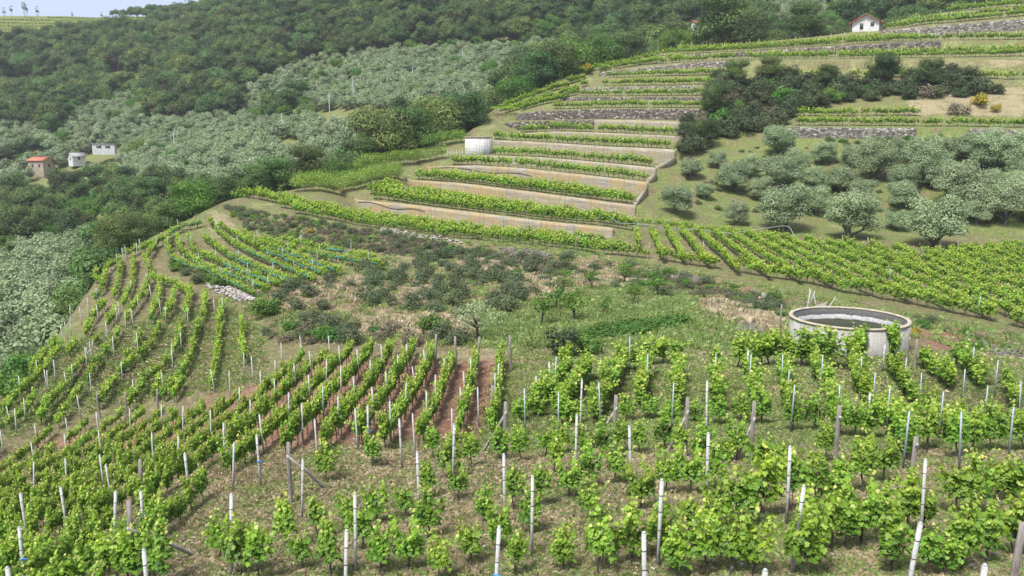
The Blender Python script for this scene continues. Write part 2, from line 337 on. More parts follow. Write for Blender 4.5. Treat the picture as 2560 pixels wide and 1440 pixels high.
M['scrub'] = leaf_mat('scrub_leaf', [(0, (.022, .035, .014)), (.5, (.055, .082, .03)), (.9, (.10, .135, .05)), (1, (.17, .19, .09))], .18, .65, .03, .35)
M['hedge'] = leaf_mat('hedge_leaf', [(0, (.045, .10, .018)), (.5, (.12, .22, .035)), (.85, (.20, .32, .05)), (1, (.28, .40, .08))], .3, .55, .01, .1)
M['bark'] = rough_mat('vine_bark', (.03, .022, .017), (.10, .08, .065), 14, .9, .5, stretch=(1, 1, .3))
M['olive_bark'] = rough_mat('olive_bark', (.05, .045, .04), (.2, .19, .17), 6, .9, .5, stretch=(1, 1, .3))
M['post'] = rough_mat('post_concrete', (.27, .27, .255), (.54, .54, .52), 5, .9, .3, detail=8)
M['wood'] = rough_mat('weathered_wood', (.13, .11, .095), (.33, .30, .27), 10, .9, .4, stretch=(1, 1, .15))
M['metal'] = rough_mat('galvanised_metal', (.20, .24, .26), (.34, .39, .42), 6, .5, .05, metal=.35)
M['iron'] = rough_mat('dark_iron', (.035, .03, .03), (.09, .075, .065), 8, .8, .1)
M['pale_pole'] = rough_mat('pale_cane', (.38, .33, .22), (.6, .55, .42), 6, .8, .1)
M['blue'] = rough_mat('blue_twine', (.02, .16, .5), (.05, .3, .7), 20, .6, 0)
M['net'] = leaf_mat('turquoise_net', [(0, (.06, .20, .16)), (1, (.14, .33, .28))], .5, .7, .01, .1)
M['white'] = rough_mat('white_plaster', (.44, .43, .41), (.66, .65, .63), 2.5, .9, .1)
M['dark'] = rough_mat('dark_opening', (.012, .012, .014), (.03, .03, .035), 3, .4, 0)
M['tile'] = rough_mat('terracotta_tiles', (.36, .10, .055), (.52, .20, .12), 3.5, .9, .3, c3=(.42, .3, .24))
M['stonehouse'] = rough_mat('rendered_stone', (.24, .19, .14), (.45, .38, .30), 1.5, .95, .3)
M['greyroof'] = rough_mat('grey_roof', (.20, .20, .21), (.36, .36, .37), 2, .8, .1)
M['cane'] = rough_mat('bleached_branch', (.25, .23, .2), (.5, .48, .45), 6, .9, .2)
M['hose'] = rough_mat('pale_hose', (.34, .42, .42), (.45, .52, .52), 5, .5, 0)
M['blackhose'] = rough_mat('black_hose', (.02, .02, .02), (.04, .04, .04), 5, .5, 0)

def ground_mat():
    m, n, N, L = new_mat('ground_cover')
    tc = N("ShaderNodeNewGeometry")
    za = N("ShaderNodeAttribute"); za.attribute_name = 'zone'
    sp = N("ShaderNodeSeparateColor"); L(za.outputs['Color'], sp.inputs[0])
    def noise(sc, det=6, ro=.6):
        q = N("ShaderNodeTexNoise"); q.inputs['Scale'].default_value = sc; q.inputs['Detail'].default_value = det; q.inputs['Roughness'].default_value = ro
        L(tc.outputs['Position'], q.inputs[0]); return q
    n1 = noise(.35, 8, .7); n2 = noise(3.2, 10, .75); n3 = noise(14, 8, .7)
    base = ramp(n, [(.30, (.07, .075, .03)), (.44, (.15, .145, .065)), (.56, (.24, .20, .115)), (.72, (.36, .30, .19))]); L(n2.outputs[0], base.inputs[0])
    green = ramp(n, [(.3, (.07, .10, .025)), (.46, (.13, .19, .045)), (.58, (.20, .24, .08)), (.72, (.34, .29, .15))]); L(n2.outputs[0], green.inputs[0])
    red = ramp(n, [(.3, (.16, .085, .055)), (.46, (.27, .15, .10)), (.6, (.36, .22, .15)), (.75, (.42, .34, .23))]); L(n2.outputs[0], red.inputs[0])
    straw = ramp(n, [(.3, (.13, .12, .055)), (.45, (.27, .23, .13)), (.6, (.42, .35, .22)), (.8, (.52, .45, .31))]); L(n2.outputs[0], straw.inputs[0])
    def mixw(w, a, b):
        ad = N("ShaderNodeMath"); ad.operation = 'MULTIPLY_ADD'; L(n1.outputs[0], ad.inputs[0]); ad.inputs[1].default_value = 2.4; ad.inputs[2].default_value = -1.2
        s = N("ShaderNodeMath"); s.operation = 'ADD'; L(w, s.inputs[0]); L(ad.outputs[0], s.inputs[1])
        mr = N("ShaderNodeMapRange"); mr.inputs[1].default_value = .3; mr.inputs[2].default_value = .7; L(s.outputs[0], mr.inputs[0])
        mx = N("ShaderNodeMix"); mx.data_type = 'RGBA'; L(mr.outputs[0], mx.inputs[0]); L(a, mx.inputs[6]); L(b, mx.inputs[7]); return mx.outputs[2]
    c = mixw(sp.outputs[1], base.outputs[0], green.outputs[0]); c = mixw(sp.outputs[2], c, straw.outputs[0]); c = mixw(sp.outputs[0], c, red.outputs[0])
    hs = N("ShaderNodeHueSaturation"); mr = N("ShaderNodeMapRange"); mr.inputs[1].default_value = .3; mr.inputs[2].default_value = .7; mr.inputs[3].default_value = .55; mr.inputs[4].default_value = 1.4
    L(n3.outputs[0], mr.inputs[0]); L(mr.outputs[0], hs.inputs['Value']); L(c, hs.inputs['Color'])
    b = N("ShaderNodeBsdfPrincipled"); b.inputs['Roughness'].default_value = .95; b.inputs['Specular IOR Level'].default_value = .1; L(hs.outputs[0], b.inputs['Base Color'])
    ad = N("ShaderNodeMath"); ad.operation = 'ADD'; L(n2.outputs[0], ad.inputs[0]); L(n3.outputs[0], ad.inputs[1])
    bp = N("ShaderNodeBump"); bp.inputs['Strength'].default_value = .9; bp.inputs['Distance'].default_value = .15; L(ad.outputs[0], bp.inputs['Height']); L(bp.outputs[0], b.inputs['Normal'])
    o = N("ShaderNodeOutputMaterial"); L(b.outputs[0], o.inputs[0]); return m
M['ground'] = ground_mat()
def wall_mat(name, stain, streak=(.17, .145, .11), base=((.215, .195, .155), (.37, .34, .275))):
    """cast concrete with shutter-board bands and run-down stains"""
    m, n, N, L = new_mat(name); tc = N("ShaderNodeNewGeometry")
    def noise(scv, sc, det=6):
        mp = N("ShaderNodeMapping"); mp.inputs['Scale'].default_value = scv; L(tc.outputs['Position'], mp.inputs[0])
        q = N("ShaderNodeTexNoise"); q.inputs['Scale'].default_value = sc; q.inputs['Detail'].default_value = det; q.inputs['Roughness'].default_value = .65; L(mp.outputs[0], q.inputs[0]); return q
    a = noise((.4, .4, 4), 1.2); b1 = noise((3, 3, .18), 1.3); c1 = noise((1, 1, 1.5), .33, 5); d1 = noise((1, 1, 1), 5)
    r0 = ramp(n, [(.42, base[0]), (.5, tuple(.6 * a_ + .4 * b_ for a_, b_ in zip(*base))), (.6, base[1])]); L(a.outputs[0], r0.inputs[0])
    def mx(fac, A, B):
        q = N("ShaderNodeMix"); q.data_type = 'RGBA'; L(fac, q.inputs[0])
        if isinstance(A, tuple): q.inputs[6].default_value = (*A, 1)
        else: L(A, q.inputs[6])
        if isinstance(B, tuple): q.inputs[7].default_value = (*B, 1)
        else: L(B, q.inputs[7])
        return q.outputs[2]
    f1 = ramp(n, [(.38, (0, 0, 0)), (.62, (stain[3],) * 3)]); L(c1.outputs[0], f1.inputs[0])
    c = mx(f1.outputs[0], r0.outputs[0], tuple(stain[:3]))
    f2 = ramp(n, [(.50, (0, 0, 0)), (.66, (.8,) * 3)]); L(b1.outputs[0], f2.inputs[0]); c = mx(f2.outputs[0], c, streak)
    f3 = ramp(n, [(.4, (0, 0, 0)), (.8, (.35,) * 3)]); L(d1.outputs[0], f3.inputs[0]); c = mx(f3.outputs[0], c, (.50, .46, .38))
    b = N("ShaderNodeBsdfPrincipled"); b.inputs['Roughness'].default_value = .9; L(c, b.inputs['Base Color'])
    bp = N("ShaderNodeBump"); bp.inputs['Strength'].default_value = .4; bp.inputs['Distance'].default_value = .05; L(d1.outputs[0], bp.inputs['Height']); L(bp.outputs[0], b.inputs['Normal'])
    o = N("ShaderNodeOutputMaterial"); L(b.outputs[0], o.inputs[0]); return m
M['conc_orange'] = wall_mat('stained_concrete', (.36, .245, .09, .95))
M['conc_pale'] = wall_mat('pale_concrete', (.31, .245, .14, .8))
M['tank'] = wall_mat('tank_concrete', (.38, .375, .36, .8), (.18, .17, .15), ((.21, .205, .18), (.34, .33, .30)))
def stone_mat(name, cols, scale=2.2):
    m, n, N, L = new_mat(name); tc = N("ShaderNodeNewGeometry"); mp = N("ShaderNodeMapping"); mp.inputs['Scale'].default_value = (1, 1, 1.8); L(tc.outputs['Position'], mp.inputs[0])
    v = N("ShaderNodeTexVoronoi"); v.inputs['Scale'].default_value = scale; L(mp.outputs[0], v.inputs[0])
    v2 = N("ShaderNodeTexVoronoi"); v2.feature = 'DISTANCE_TO_EDGE'; v2.inputs['Scale'].default_value = scale; L(mp.outputs[0], v2.inputs[0])
    sp = N("ShaderNodeSeparateColor"); L(v.outputs['Color'], sp.inputs[0]); r = ramp(n, cols); L(sp.outputs[0], r.inputs[0])
    f = ramp(n, [(.0, (.12, .12, .12)), (.09, (1, 1, 1))]); L(v2.outputs[0], f.inputs[0])
    q = N("ShaderNodeMix"); q.data_type = 'RGBA'; q.blend_type = 'MULTIPLY'; q.inputs[0].default_value = 1; L(r.outputs[0], q.inputs[6]); L(f.outputs[0], q.inputs[7])
    b = N("ShaderNodeBsdfPrincipled"); b.inputs['Roughness'].default_value = .95; L(q.outputs[2], b.inputs['Base Color'])
    bp = N("ShaderNodeBump"); bp.inputs['Strength'].default_value = .8; bp.inputs['Distance'].default_value = .12; L(v2.outputs[0], bp.inputs['Height']); L(bp.outputs[0], b.inputs['Normal'])
    o = N("ShaderNodeOutputMaterial"); L(b.outputs[0], o.inputs[0]); return m
M['stone'] = stone_mat('dry_stone', [(0, (.04, .033, .03)), (.4, (.09, .075, .065)), (.7, (.15, .13, .11)), (.9, (.22, .19, .16)), (1, (.42, .39, .33))])
M['stone_pale'] = stone_mat('pale_dry_stone', [(0, (.07, .065, .055)), (.35, (.15, .135, .11)), (.65, (.22, .20, .17)), (.88, (.30, .28, .24)), (1, (.46, .43, .38))])

# ------------------------------------------------------------------ terrain meshes
def inpoly(px, py, poly):
    px = np.asarray(px, float); py = np.asarray(py, float); c = np.zeros(px.shape, bool); n = len(poly)
    for i in range(n):
        x1, y1 = poly[i]; x2, y2 = poly[(i + 1) % n]
        if y1 == y2: continue
        c ^= ((y1 > py) != (y2 > py)) & (px < (x2 - x1) * (py - y1) / (y2 - y1) + x1)
    return c
ZRED = [[(1330, 905), (1380, 960), (1290, 1050), (1230, 1090), (1030, 1100), (900, 1120), (700, 1200), (560, 1260), (430, 1330), (150, 1480), (-200, 1600), (-200, 1180), (100, 1110), (400, 1050), (640, 960), (850, 890), (1100, 905)],
        [(2270, 795), (2420, 828), (2700, 900), (2700, 990), (2500, 925), (2380, 880), (2280, 855)], [(1680, 695), (1800, 700), (1960, 765), (1940, 800), (1800, 775), (1690, 730)], [(1500, 650), (1560, 660), (1560, 680), (1500, 672)]]
ZGREEN = [[(1180, 790), (1400, 740), (1500, 700), (1720, 740), (1760, 800), (1960, 830), (1900, 870), (1200, 870)],
          [(160, 830), (640, 780), (680, 900), (560, 960), (0, 1060), (60, 920)], [(1350, 880), (2260, 890), (2560, 960), (2560, 1060), (1900, 1060), (1350, 1010)],
          [(1500, 650), (1800, 690), (2100, 760), (2560, 880), (2560, 840), (2050, 715), (1500, 635)], [(-200, 900), (100, 700), (200, 700), (30, 1000)], [(560, 520), (900, 575), (1500, 650), (1500, 620), (900, 540)]]
ZSTRAW = [[(600, 680), (1000, 640), (1500, 680), (1420, 760), (1200, 800), (1180, 850), (700, 830), (620, 780)], [(1760, 740), (1960, 800), (1960, 860), (1850, 850)],
          [(2280, 840), (2700, 960), (2700, 1030), (2400, 930)], [(1000, 860), (1350, 870), (1350, 960), (1150, 900)], [(560, 1240), (900, 1180), (1300, 1130), (2600, 1130), (2600, 1500), (300, 1500)],
          [(1860, 156), (2600, 153), (2600, 172), (1900, 170)], [(520, 540), (560, 530), (600, 600), (540, 590)], [(2280, 240), (2560, 215), (2560, 290), (2260, 285)]]
def zone_of(x, y, z):
    px0, py0 = proj(x, y, z); acc = np.zeros((3,) + x.shape); k = 10
    for j in range(k):
        amp = np.clip((py0 - 380) / 500, .2, 1)
        px = px0 + amp * (70 * (vnoise(x * .22 + 17 * j, y * .22) - .5) + 60 * math.cos(j * 2.4) * j / k)
        py = py0 + amp * (45 * (vnoise(x * .22 + 50, y * .22 + 13 * j) - .5) + 30 * math.sin(j * 2.4) * j / k)
        r = np.zeros(x.shape); g = np.full(x.shape, .2); b = np.full(x.shape, .2)
        for q in ZRED: k_ = inpoly(px, py, q); r[k_] = .95; b[k_] = .3; g[k_] = .15
        for q in ZGREEN: g[inpoly(px, py, q) & (r < .5)] = .75
        for q in ZSTRAW: b[inpoly(px, py, q)] = .7
        g[py > 1060] = np.maximum(g[py > 1060], .26); b[py > 1130] = .62
        r[py > 1500] = 0
        acc += np.stack([r, g, b])
    return acc / k
def grid_mesh(name, X, Y, Zg, mat, zones=True):
    nr, nc = X.shape; V = np.stack([X, Y, Zg], axis=2).reshape(-1, 3)
    i = np.arange(nr - 1)[:, None] * nc + np.arange(nc - 1)[None]; Fq = np.stack([i, i + nc, i + nc + 1, i + 1], axis=2).reshape(-1, 4)
    me = MB().add(V, [Fq]).data(name, [mat], smooth=True)
    if zones is not None:
        r, g, b = zones; col = np.stack([r.ravel(), g.ravel(), b.ravel(), np.ones(r.size)], axis=1)
        a = me.attributes.new('zone', 'FLOAT_COLOR', 'POINT'); a.data.foreach_set('color', col.ravel())
    return me
X = TC[:, None] * KY; zr, zg, zb = zone_of(X, KY, KZ)
pxs, pys = proj(X, KY, KZ)
late = (pys < 600) & (KY > 95)
grove = late & (pxs > 1640) & (pys > 310); zg = np.where(late, np.where(grove, .55, .45), zg); zb = np.where(late, np.where(grove, .16, np.maximum(zb, .20)), zb)
ground_o = link('ground', grid_mesh('ground', X, KY, KZ, M['ground'], (zr, zg, zb))); set_props(ground_o, kind='structure')
gx = np.linspace(-1, 1, 150); gy = 45 + (620 - 45) * np.linspace(0, 1, 150) ** 1.1
GX = np.outer(np.ones(150), gx) * (gy[:, None] * .85 + 40); GY = np.outer(gy, np.ones(150)); GZ = bg_z(GX, GY) + 1.2 * (vnoise(GX / 14, GY / 14) - .5)
bpx, bpy_ = proj(GX, GY, GZ)
hz_r = .45 * np.where(inpoly(bpx, bpy_, [(-300, 40), (480, 52), (480, 70), (300, 75), (0, 110), (-300, 120)]), .42, 0.)
hz_g = np.full(GX.shape, .5); hz_b = np.zeros(GX.shape)
hill_o = link('hills', grid_mesh('hills', GX.T, GY.T, GZ.T, M['ground'], (hz_r.T, hz_g.T, hz_b.T))); set_props(hill_o, kind='structure')

# ------------------------------------------------------------------ instanced masses (geometry nodes on a cloud of points)
def stuff(name, label, cat, sources, pts, rot, scl, idx, group=None):
    col = bpy.data.collections.new(name + '_kinds')
    for i, me in enumerate(sources):
        col.objects.link(bpy.data.objects.new('%s_kind_%02d' % (name, i), me))
    me = bpy.data.meshes.new(name); pts = np.asarray(pts, float); n = len(pts)
    me.vertices.add(n); me.vertices.foreach_set('co', pts.ravel())
    scl = np.asarray(scl, float); scl = np.repeat(scl[:, None], 3, 1) if scl.ndim == 1 else scl
    rot = np.asarray(rot, float); rot = np.stack([rot * 0, rot * 0, rot], 1) if rot.ndim == 1 else rot
    for nm, ty, ar in (('rot', 'FLOAT_VECTOR', rot), ('scl', 'FLOAT_VECTOR', scl)):
        a = me.attributes.new(nm, ty, 'POINT'); a.data.foreach_set('vector', ar.ravel())
    a = me.attributes.new('idx', 'INT', 'POINT'); a.data.foreach_set('value', np.asarray(idx, np.int32))
    o = link(name, me); g = bpy.data.node_groups.new(name, 'GeometryNodeTree')
    g.interface.new_socket('Geometry', in_out='INPUT', socket_type='NodeSocketGeometry'); g.interface.new_socket('Geometry', in_out='OUTPUT', socket_type='NodeSocketGeometry')
    N = g.nodes.new; L = g.links.new
    gi = N('NodeGroupInput'); go = N('NodeGroupOutput'); ip = N('GeometryNodeInstanceOnPoints'); ci = N('GeometryNodeCollectionInfo')
    ci.inputs[0].default_value = col; ci.inputs[1].default_value = True; ci.inputs[2].default_value = True
    def at(nm, ty):
        q = N('GeometryNodeInputNamedAttribute'); q.data_type = ty; q.inputs[0].default_value = nm; return q.outputs[0]
    L(gi.outputs[0], ip.inputs['Points']); L(ci.outputs[0], ip.inputs['Instance']); ip.inputs['Pick Instance'].default_value = True
    L(at('idx', 'INT'), ip.inputs['Instance Index']); L(at('rot', 'FLOAT_VECTOR'), ip.inputs['Rotation']); L(at('scl', 'FLOAT_VECTOR'), ip.inputs['Scale'])
    L(ip.outputs[0], go.inputs[0]); md = o.modifiers.new('scatter', 'NODES'); md.node_group = g
    return set_props(o, label, cat, group, 'stuff')

# ------------------------------------------------------------------ grapevines
def vine_parts(leafn=230, size=.125, width=1.0, height=1.55, tmpl=LEAF, trunk=True, dens=1.0, flop=.25, nshoot=11):
    fo = MB(); tr = MB()
    h0 = .55 + rng.uniform(-.08, .1)
    bend = rng.normal(0, .06, 4)
    tp = [(0, 0, -.15), (bend[0], bend[1] * .5, h0 * .35), (bend[2], bend[3] * .5, h0 * .7), (bend[0] * .5, 0, h0)]
    if trunk:
        tr.tube(tp, [.034, .028, .026, .034], 6)
        for sgn in (-1, 1):
            tr.tube([(bend[0] * .5, 0, h0), (sgn * width * .18, .01, h0 + .1), (sgn * width * .40, 0, h0 + .08 + rng.uniform(-.03, .05))], [.022, .016, .008], 5)
        tr.tube([(.05, .03, -.1), (.055, .03, 1.15)], .007, 4)
    C = []; Nn = []; A = []; Sz = []
    per = leafn // nshoot
    for k in range(nshoot):
        x0 = (k + .5) / nshoot - .5 + rng.normal(0, .03); x0 *= width * .85
        ln = (height - h0) * rng.uniform(.6, 1.12) * (1 - .35 * abs(x0 / (width * .5)) ** 2)
        lean = rng.normal(0, .17, 2); out = rng.normal(0, flop, 2) * .6
        s = np.sort(rng.random(per)) ** .85; s[-3:] = 1.0
        z = h0 - .06 + ln * (s - .22 * s ** 3 * rng.random()) ; x = x0 + lean[0] * s * ln * 1.2 + out[0] * s ** 3; y = lean[1] * s * ln + out[1] * s ** 3
        rad = .15 * (1 - .55 * s) * dens + .015; th = rng.random(per) * 6.283
        ox, oy = np.cos(th) * rad, np.sin(th) * rad
        C.append(np.stack([x + ox, y + oy, z + rng.normal(0, .03, per)], 1))
        nn = np.stack([np.cos(th) * .7, np.sin(th) * .7, .95 + 0 * th], 1) + rng.normal(0, .38, (per, 3)); Nn.append(nn)
        A.append(np.clip(.24 + .40 * s + .24 * s ** 6 + rng.normal(0, .15, per), 0, 1)); Sz.append(size * (1.05 - .45 * s ** 4) * rng.uniform(.75, 1.2, per))  # young tips paler; low leaves darkened, inner shade put into their colour
        if tmpl is LEAF: fo.tube([(x0, 0, h0), (x0 + lean[0] * ln * .5, lean[1] * ln * .5, h0 + ln * .5), (x0 + lean[0] * ln * 1.2, lean[1] * ln, h0 + ln * .93)], [.006, .005, .003], 3, 0, .55, cap=False)
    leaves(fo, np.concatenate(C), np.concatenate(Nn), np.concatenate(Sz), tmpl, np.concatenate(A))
    return fo, tr
def both(fo, tr, name, m0, m1):
    mb = MB()
    for src, mi in ((fo, 0), (tr, 1)):
        off = mb.n
        for v, a in zip(src.V, src.A): mb.V.append(v); mb.A.append(a)
        for fa in src.F: mb.F.append(fa + off); mb.M.append(np.full(len(fa), mi))
        mb.n += src.n
    return mb.data(name, [m0, m1])
NV = []                                     # near vines: foliage and trunk apart
for i in range(10):
    fo, tr = vine_parts(leafn=int(rng.uniform(240, 370)), width=rng.uniform(.62, .95), height=rng.uniform(1.45, 1.85), size=.148, nshoot=10)
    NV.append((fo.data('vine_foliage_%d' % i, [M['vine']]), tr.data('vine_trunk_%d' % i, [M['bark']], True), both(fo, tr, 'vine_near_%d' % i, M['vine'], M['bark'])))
MV = []                                     # vines 30 to 80 m off
for i in range(6):
    fo, tr = vine_parts(leafn=170, width=1.05, height=rng.uniform(1.45, 1.7), size=.18, tmpl=LEAF5, nshoot=9, flop=.2)
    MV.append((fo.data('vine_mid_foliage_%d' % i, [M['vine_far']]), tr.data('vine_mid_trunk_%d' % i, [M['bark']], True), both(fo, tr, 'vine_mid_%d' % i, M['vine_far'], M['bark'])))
FV = []
for i in range(5):
    fo, tr = vine_parts(leafn=120, width=1.2, height=rng.uniform(1.45, 1.7), size=.26, tmpl=QUAD, nshoot=8, flop=.12)
    FV.append(both(fo, tr, 'vine_far_%d' % i, M['vine_far'], M['bark']))

VINES = []      # (x, y, z, rz, scale, area, row, place in the row)
def polyline_ground(pp, h=.95, bg=False):
    out = []
    for px, py in pp:
        q = hit(px, py, h, bg=bg)
        if q is not None: out.append(q)
    return np.array(out)
def resample(q, step, jit=.08, start=.4):
    d = np.concatenate([[0], np.cumsum(np.linalg.norm(np.diff(q[:, :2], axis=0), axis=1))]); s = np.arange(start, d[-1], step); s = s + rng.normal(0, jit, len(s))
    x = np.interp(s, d, q[:, 0]); y = np.interp(s, d, q[:, 1]); e = .3
    dx = np.interp(s + e, d, q[:, 0]) - np.interp(s - e, d, q[:, 0]); dy = np.interp(s + e, d, q[:, 1]) - np.interp(s - e, d, q[:, 1])
    return x, y, np.arctan2(dy, dx)
def row(q, area, rown, step=.95, scale=1.0, skip=.03, jit=.08, side=.04, reverse=False):
    if len(q) < 2: return
    x, y, a = resample(np.asarray(q), step, jit)
    x = x + rng.normal(0, side, len(x)); y = y + rng.normal(0, side, len(y)); z = ground(x, y)
    n = len(x); k = 0
    for i in range(n):
        if rng.random() < skip: continue
        k += 1
        VINES.append((x[i], y[i], z[i], a[i] + rng.choice([0, math.pi]) + rng.normal(0, .08), scale * rng.uniform(.86, 1.14), area, rown, k))
# A: the nearest slope, every vine read off the photograph at the foot of its trunk
NEAR = [('front', [(62, 1440), (189, 1405), (260, 1462), (320, 1475), (400, 1478), (549, 1405), (600, 1448), (650, 1462), (752, 1432), (825, 1462), (948, 1445), (1022, 1436), (1100, 1462), (1174, 1427), (1290, 1460), (1407, 1440), (1500, 1450), (1577, 1423), (1690, 1458), (1760, 1455), (1830, 1448), (1880, 1452), (2010, 1452), (2228, 1448), (2310, 1450), (2403, 1432), (2465, 1418), (2527, 1401)]),
        ('second', [(387, 1322), (715, 1383), (794, 1357), (869, 1335), (904, 1390), (1071, 1356), (1251, 1390), (1324, 1346), (1473, 1317), (1651, 1390), (1724, 1363), (1792, 1346), (1851, 1328), (1904, 1304), (2008, 1412), (2069, 1390), (2149, 1376), (2206, 1354), (2267, 1338)]),
        ('third', [(814, 1210), (939, 1319), (1011, 1306), (1068, 1256), (1145, 1258), (1211, 1319), (1284, 1284), (1350, 1275), (1421, 1258), (1539, 1218), (1601, 1289), (1667, 1245), (1724, 1245), (1785, 1227), (1973, 1290), (2033, 1270), (2096, 1253), (2149, 1240), (2206, 1214), (2381, 1293), (2430, 1293), (2485, 1262), (2531, 1258)]),
        ('fourth', [(932, 1172), (1080, 1148), (1121, 1205), (1137, 1148), (1176, 1174), (1247, 1157), (1298, 1161), (1363, 1148), (1403, 1141), (1388, 1196), (1451, 1157), (1469, 1227), (1504, 1148), (1552, 1139), (1596, 1139), (1660, 1130), (1698, 1148), (1752, 1161), (1814, 1161), (1843, 1157), (1900, 1214), (1953, 1201), (2061, 1161), (2317, 1134), (2386, 1152), (2430, 1140), (2470, 1134), (2520, 1134), (2555, 1130)]),
        ('fifth', [(1300, 1060), (1340, 1050), (1395, 1050), (1440, 1068), (1485, 1067), (1565, 1057), (1625, 1054), (1680, 1054), (1735, 1062), (1795, 1067), (1850, 1060), (1902, 1067), (1980, 1084), (2035, 1080), (2100, 1100), (2135, 1098), (2172, 1102), (2220, 1077), (2242, 1100), (2317, 1049), (2390, 1092), (2270, 1110)])]
for nm, L_ in NEAR:
    for i, (px, py) in enumerate(L_):
        q = hit(px, py)
        if q is None: continue
        x, y, z = q
        sc = rng.uniform(.74, 1.05) * (1.05 if px > 1850 or px < 480 else .88)
        VINES.append((x, y, z, rng.normal(-.12, .35), sc, nm, 0, i + 1))
        if (px > 1900 and py > 1250 and i % 3 == 0) or px < 330:
            VINES.append((x + .45, y + .1, float(ground(x + .45, y + .1)[0]), rng.normal(0, .4), sc * .85, nm + ' filler', 0, i + 1))
# B: rows on the red soil, traced, then carried on parallel down the slope to the left
B_TR = [[(1250, 868), (1246, 940), (1238, 1000), (1228, 1045)], [(1190, 868), (1182, 925), (1160, 1000), (1146, 1052)], [(1138, 872), (1110, 940), (1078, 1010), (1045, 1070)],
        [(1087, 860), (1060, 920), (1015, 990), (985, 1035), (955, 1075)], [(1035, 850), (1005, 905), (970, 960), (925, 1020), (885, 1068)],
        [(980, 850), (935, 930), (890, 980), (852, 1030), (805, 1075)], [(930, 858), (877, 922), (835, 955), (795, 1005), (740, 1058), (702, 1092)],
        [(880, 855), (830, 910), (780, 952), (740, 1000), (680, 1050), (630, 1095), (570, 1135)], [(815, 875), (772, 907), (735, 940), (690, 980), (630, 1040), (560, 1088), (480, 1140), (415, 1175), (340, 1240)]]
brow = [polyline_ground(b) for b in B_TR]
for i, q in enumerate(brow): row(q, 'red', i + 1, .78, .9, skip=.01, side=.02)
dv = brow[8][-1][:2] - brow[8][0][:2]; dv /= np.linalg.norm(dv)
top9 = brow[8][0][:2]; nrm = np.array([-dv[1], dv[0]]); nrm = nrm * np.sign(nrm @ (brow[8].mean(0)[:2] - brow[7].mean(0)[:2]))
sp = abs((brow[8].mean(0)[:2] - brow[6].mean(0)[:2]) @ nrm) / 2; print('spacing', sp); sp = 2.15
BPOLY = [(760, 868), (640, 955), (480, 1005), (300, 1010), (60, 1060), (-160, 1160), (-160, 1600), (300, 1480), (420, 1330), (560, 1200), (700, 1100), (830, 900)]
BLOW = [(-160, 1600), (-160, 1250), (60, 1230), (560, 1160), (700, 1080), (470, 1240), (320, 1290), (270, 1400), (150, 1600)]
sp = 2.0
for k in range(-4, 30):
    if k > 0: b0 = top9 + nrm * sp * k; s0 = -14
    else: b0 = brow[8 + k][-1][:2]; s0 = 1.2
    th_ = .10 * min(max(k, 0), 6) / 6; dk = np.array([dv[0] * math.cos(th_) - dv[1] * math.sin(th_), dv[0] * math.sin(th_) + dv[1] * math.cos(th_)]); pts = []
    for s_ in np.arange(s0, 60, .8):
        p_ = b0 + dk * s_
        if p_[1] < 8: continue
        z_ = float(ground(p_[0], p_[1])[0]); u_, v_ = proj(p_[0], p_[1], z_ + .95)
        if inpoly(np.array([u_]), np.array([v_]), BPOLY if k > 0 else BLOW)[0]: pts.append((p_[0], p_[1], z_))
    if len(pts) > 2: row(np.array(pts), 'red' if k > 0 else 'redlow', 9 + k, .76, .78, skip=.02, side=.02)
# C: rows on the grassy hill to the left
C_TR = [[(265, 668), (258, 705), (240, 740)], [(302, 648), (296, 700), (283, 738)], [(262, 752), (240, 775), (222, 805), (213, 830)], [(335, 640), (331, 700), (305, 755)], [(290, 765), (270, 800)],
        [(372, 690), (355, 735), (325, 770), (315, 800)], [(400, 700), (398, 740), (375, 790)], [(437, 718), (425, 765), (410, 790)], [(350, 825), (343, 855)], [(299, 823), (283, 852)], [(245, 835), (228, 860)],
        [(475, 715), (468, 760), (465, 785)], [(402, 800), (390, 830), (370, 862), (330, 895), (300, 925)], [(513, 730), (508, 790)], [(452, 800), (448, 840), (435, 870), (415, 900), (362, 945)],
        [(555, 750), (553, 780)], [(498, 795), (487, 845), (480, 880), (455, 925), (410, 975)], [(552, 780), (548, 830), (540, 880), (530, 950)], [(602, 790), (605, 850), (610, 895)],
        [(190, 845), (172, 875)], [(140, 850), (105, 885), (75, 930)], [(217, 890), (182, 922), (160, 960), (120, 1000), (100, 1040)], [(265, 868), (240, 905), (215, 940)], [(325, 868), (305, 910), (275, 950), (245, 1000)],
        [(150, 855), (110, 920), (60, 960), (20, 1000)], [(85, 985), (55, 1025), (10, 1060)], [(30, 1010), (-30, 1060)], [(200, 960), (165, 1010), (140, 1050)], [(360, 950), (320, 1000)],
        [(400, 940), (380, 985)], [(460, 935), (430, 985)],
        [(365, 640), (395, 600), (330, 622)], [(300, 640), (270, 665)], [(360, 640), (385, 690), (440, 705), (480, 730)], [(250, 655), (240, 690), (262, 700)], [(420, 590), (370, 612), (320, 628)]]
for i, p_ in enumerate(C_TR): row(polyline_ground(p_, .85), 'hill', i + 1, .95, .95)
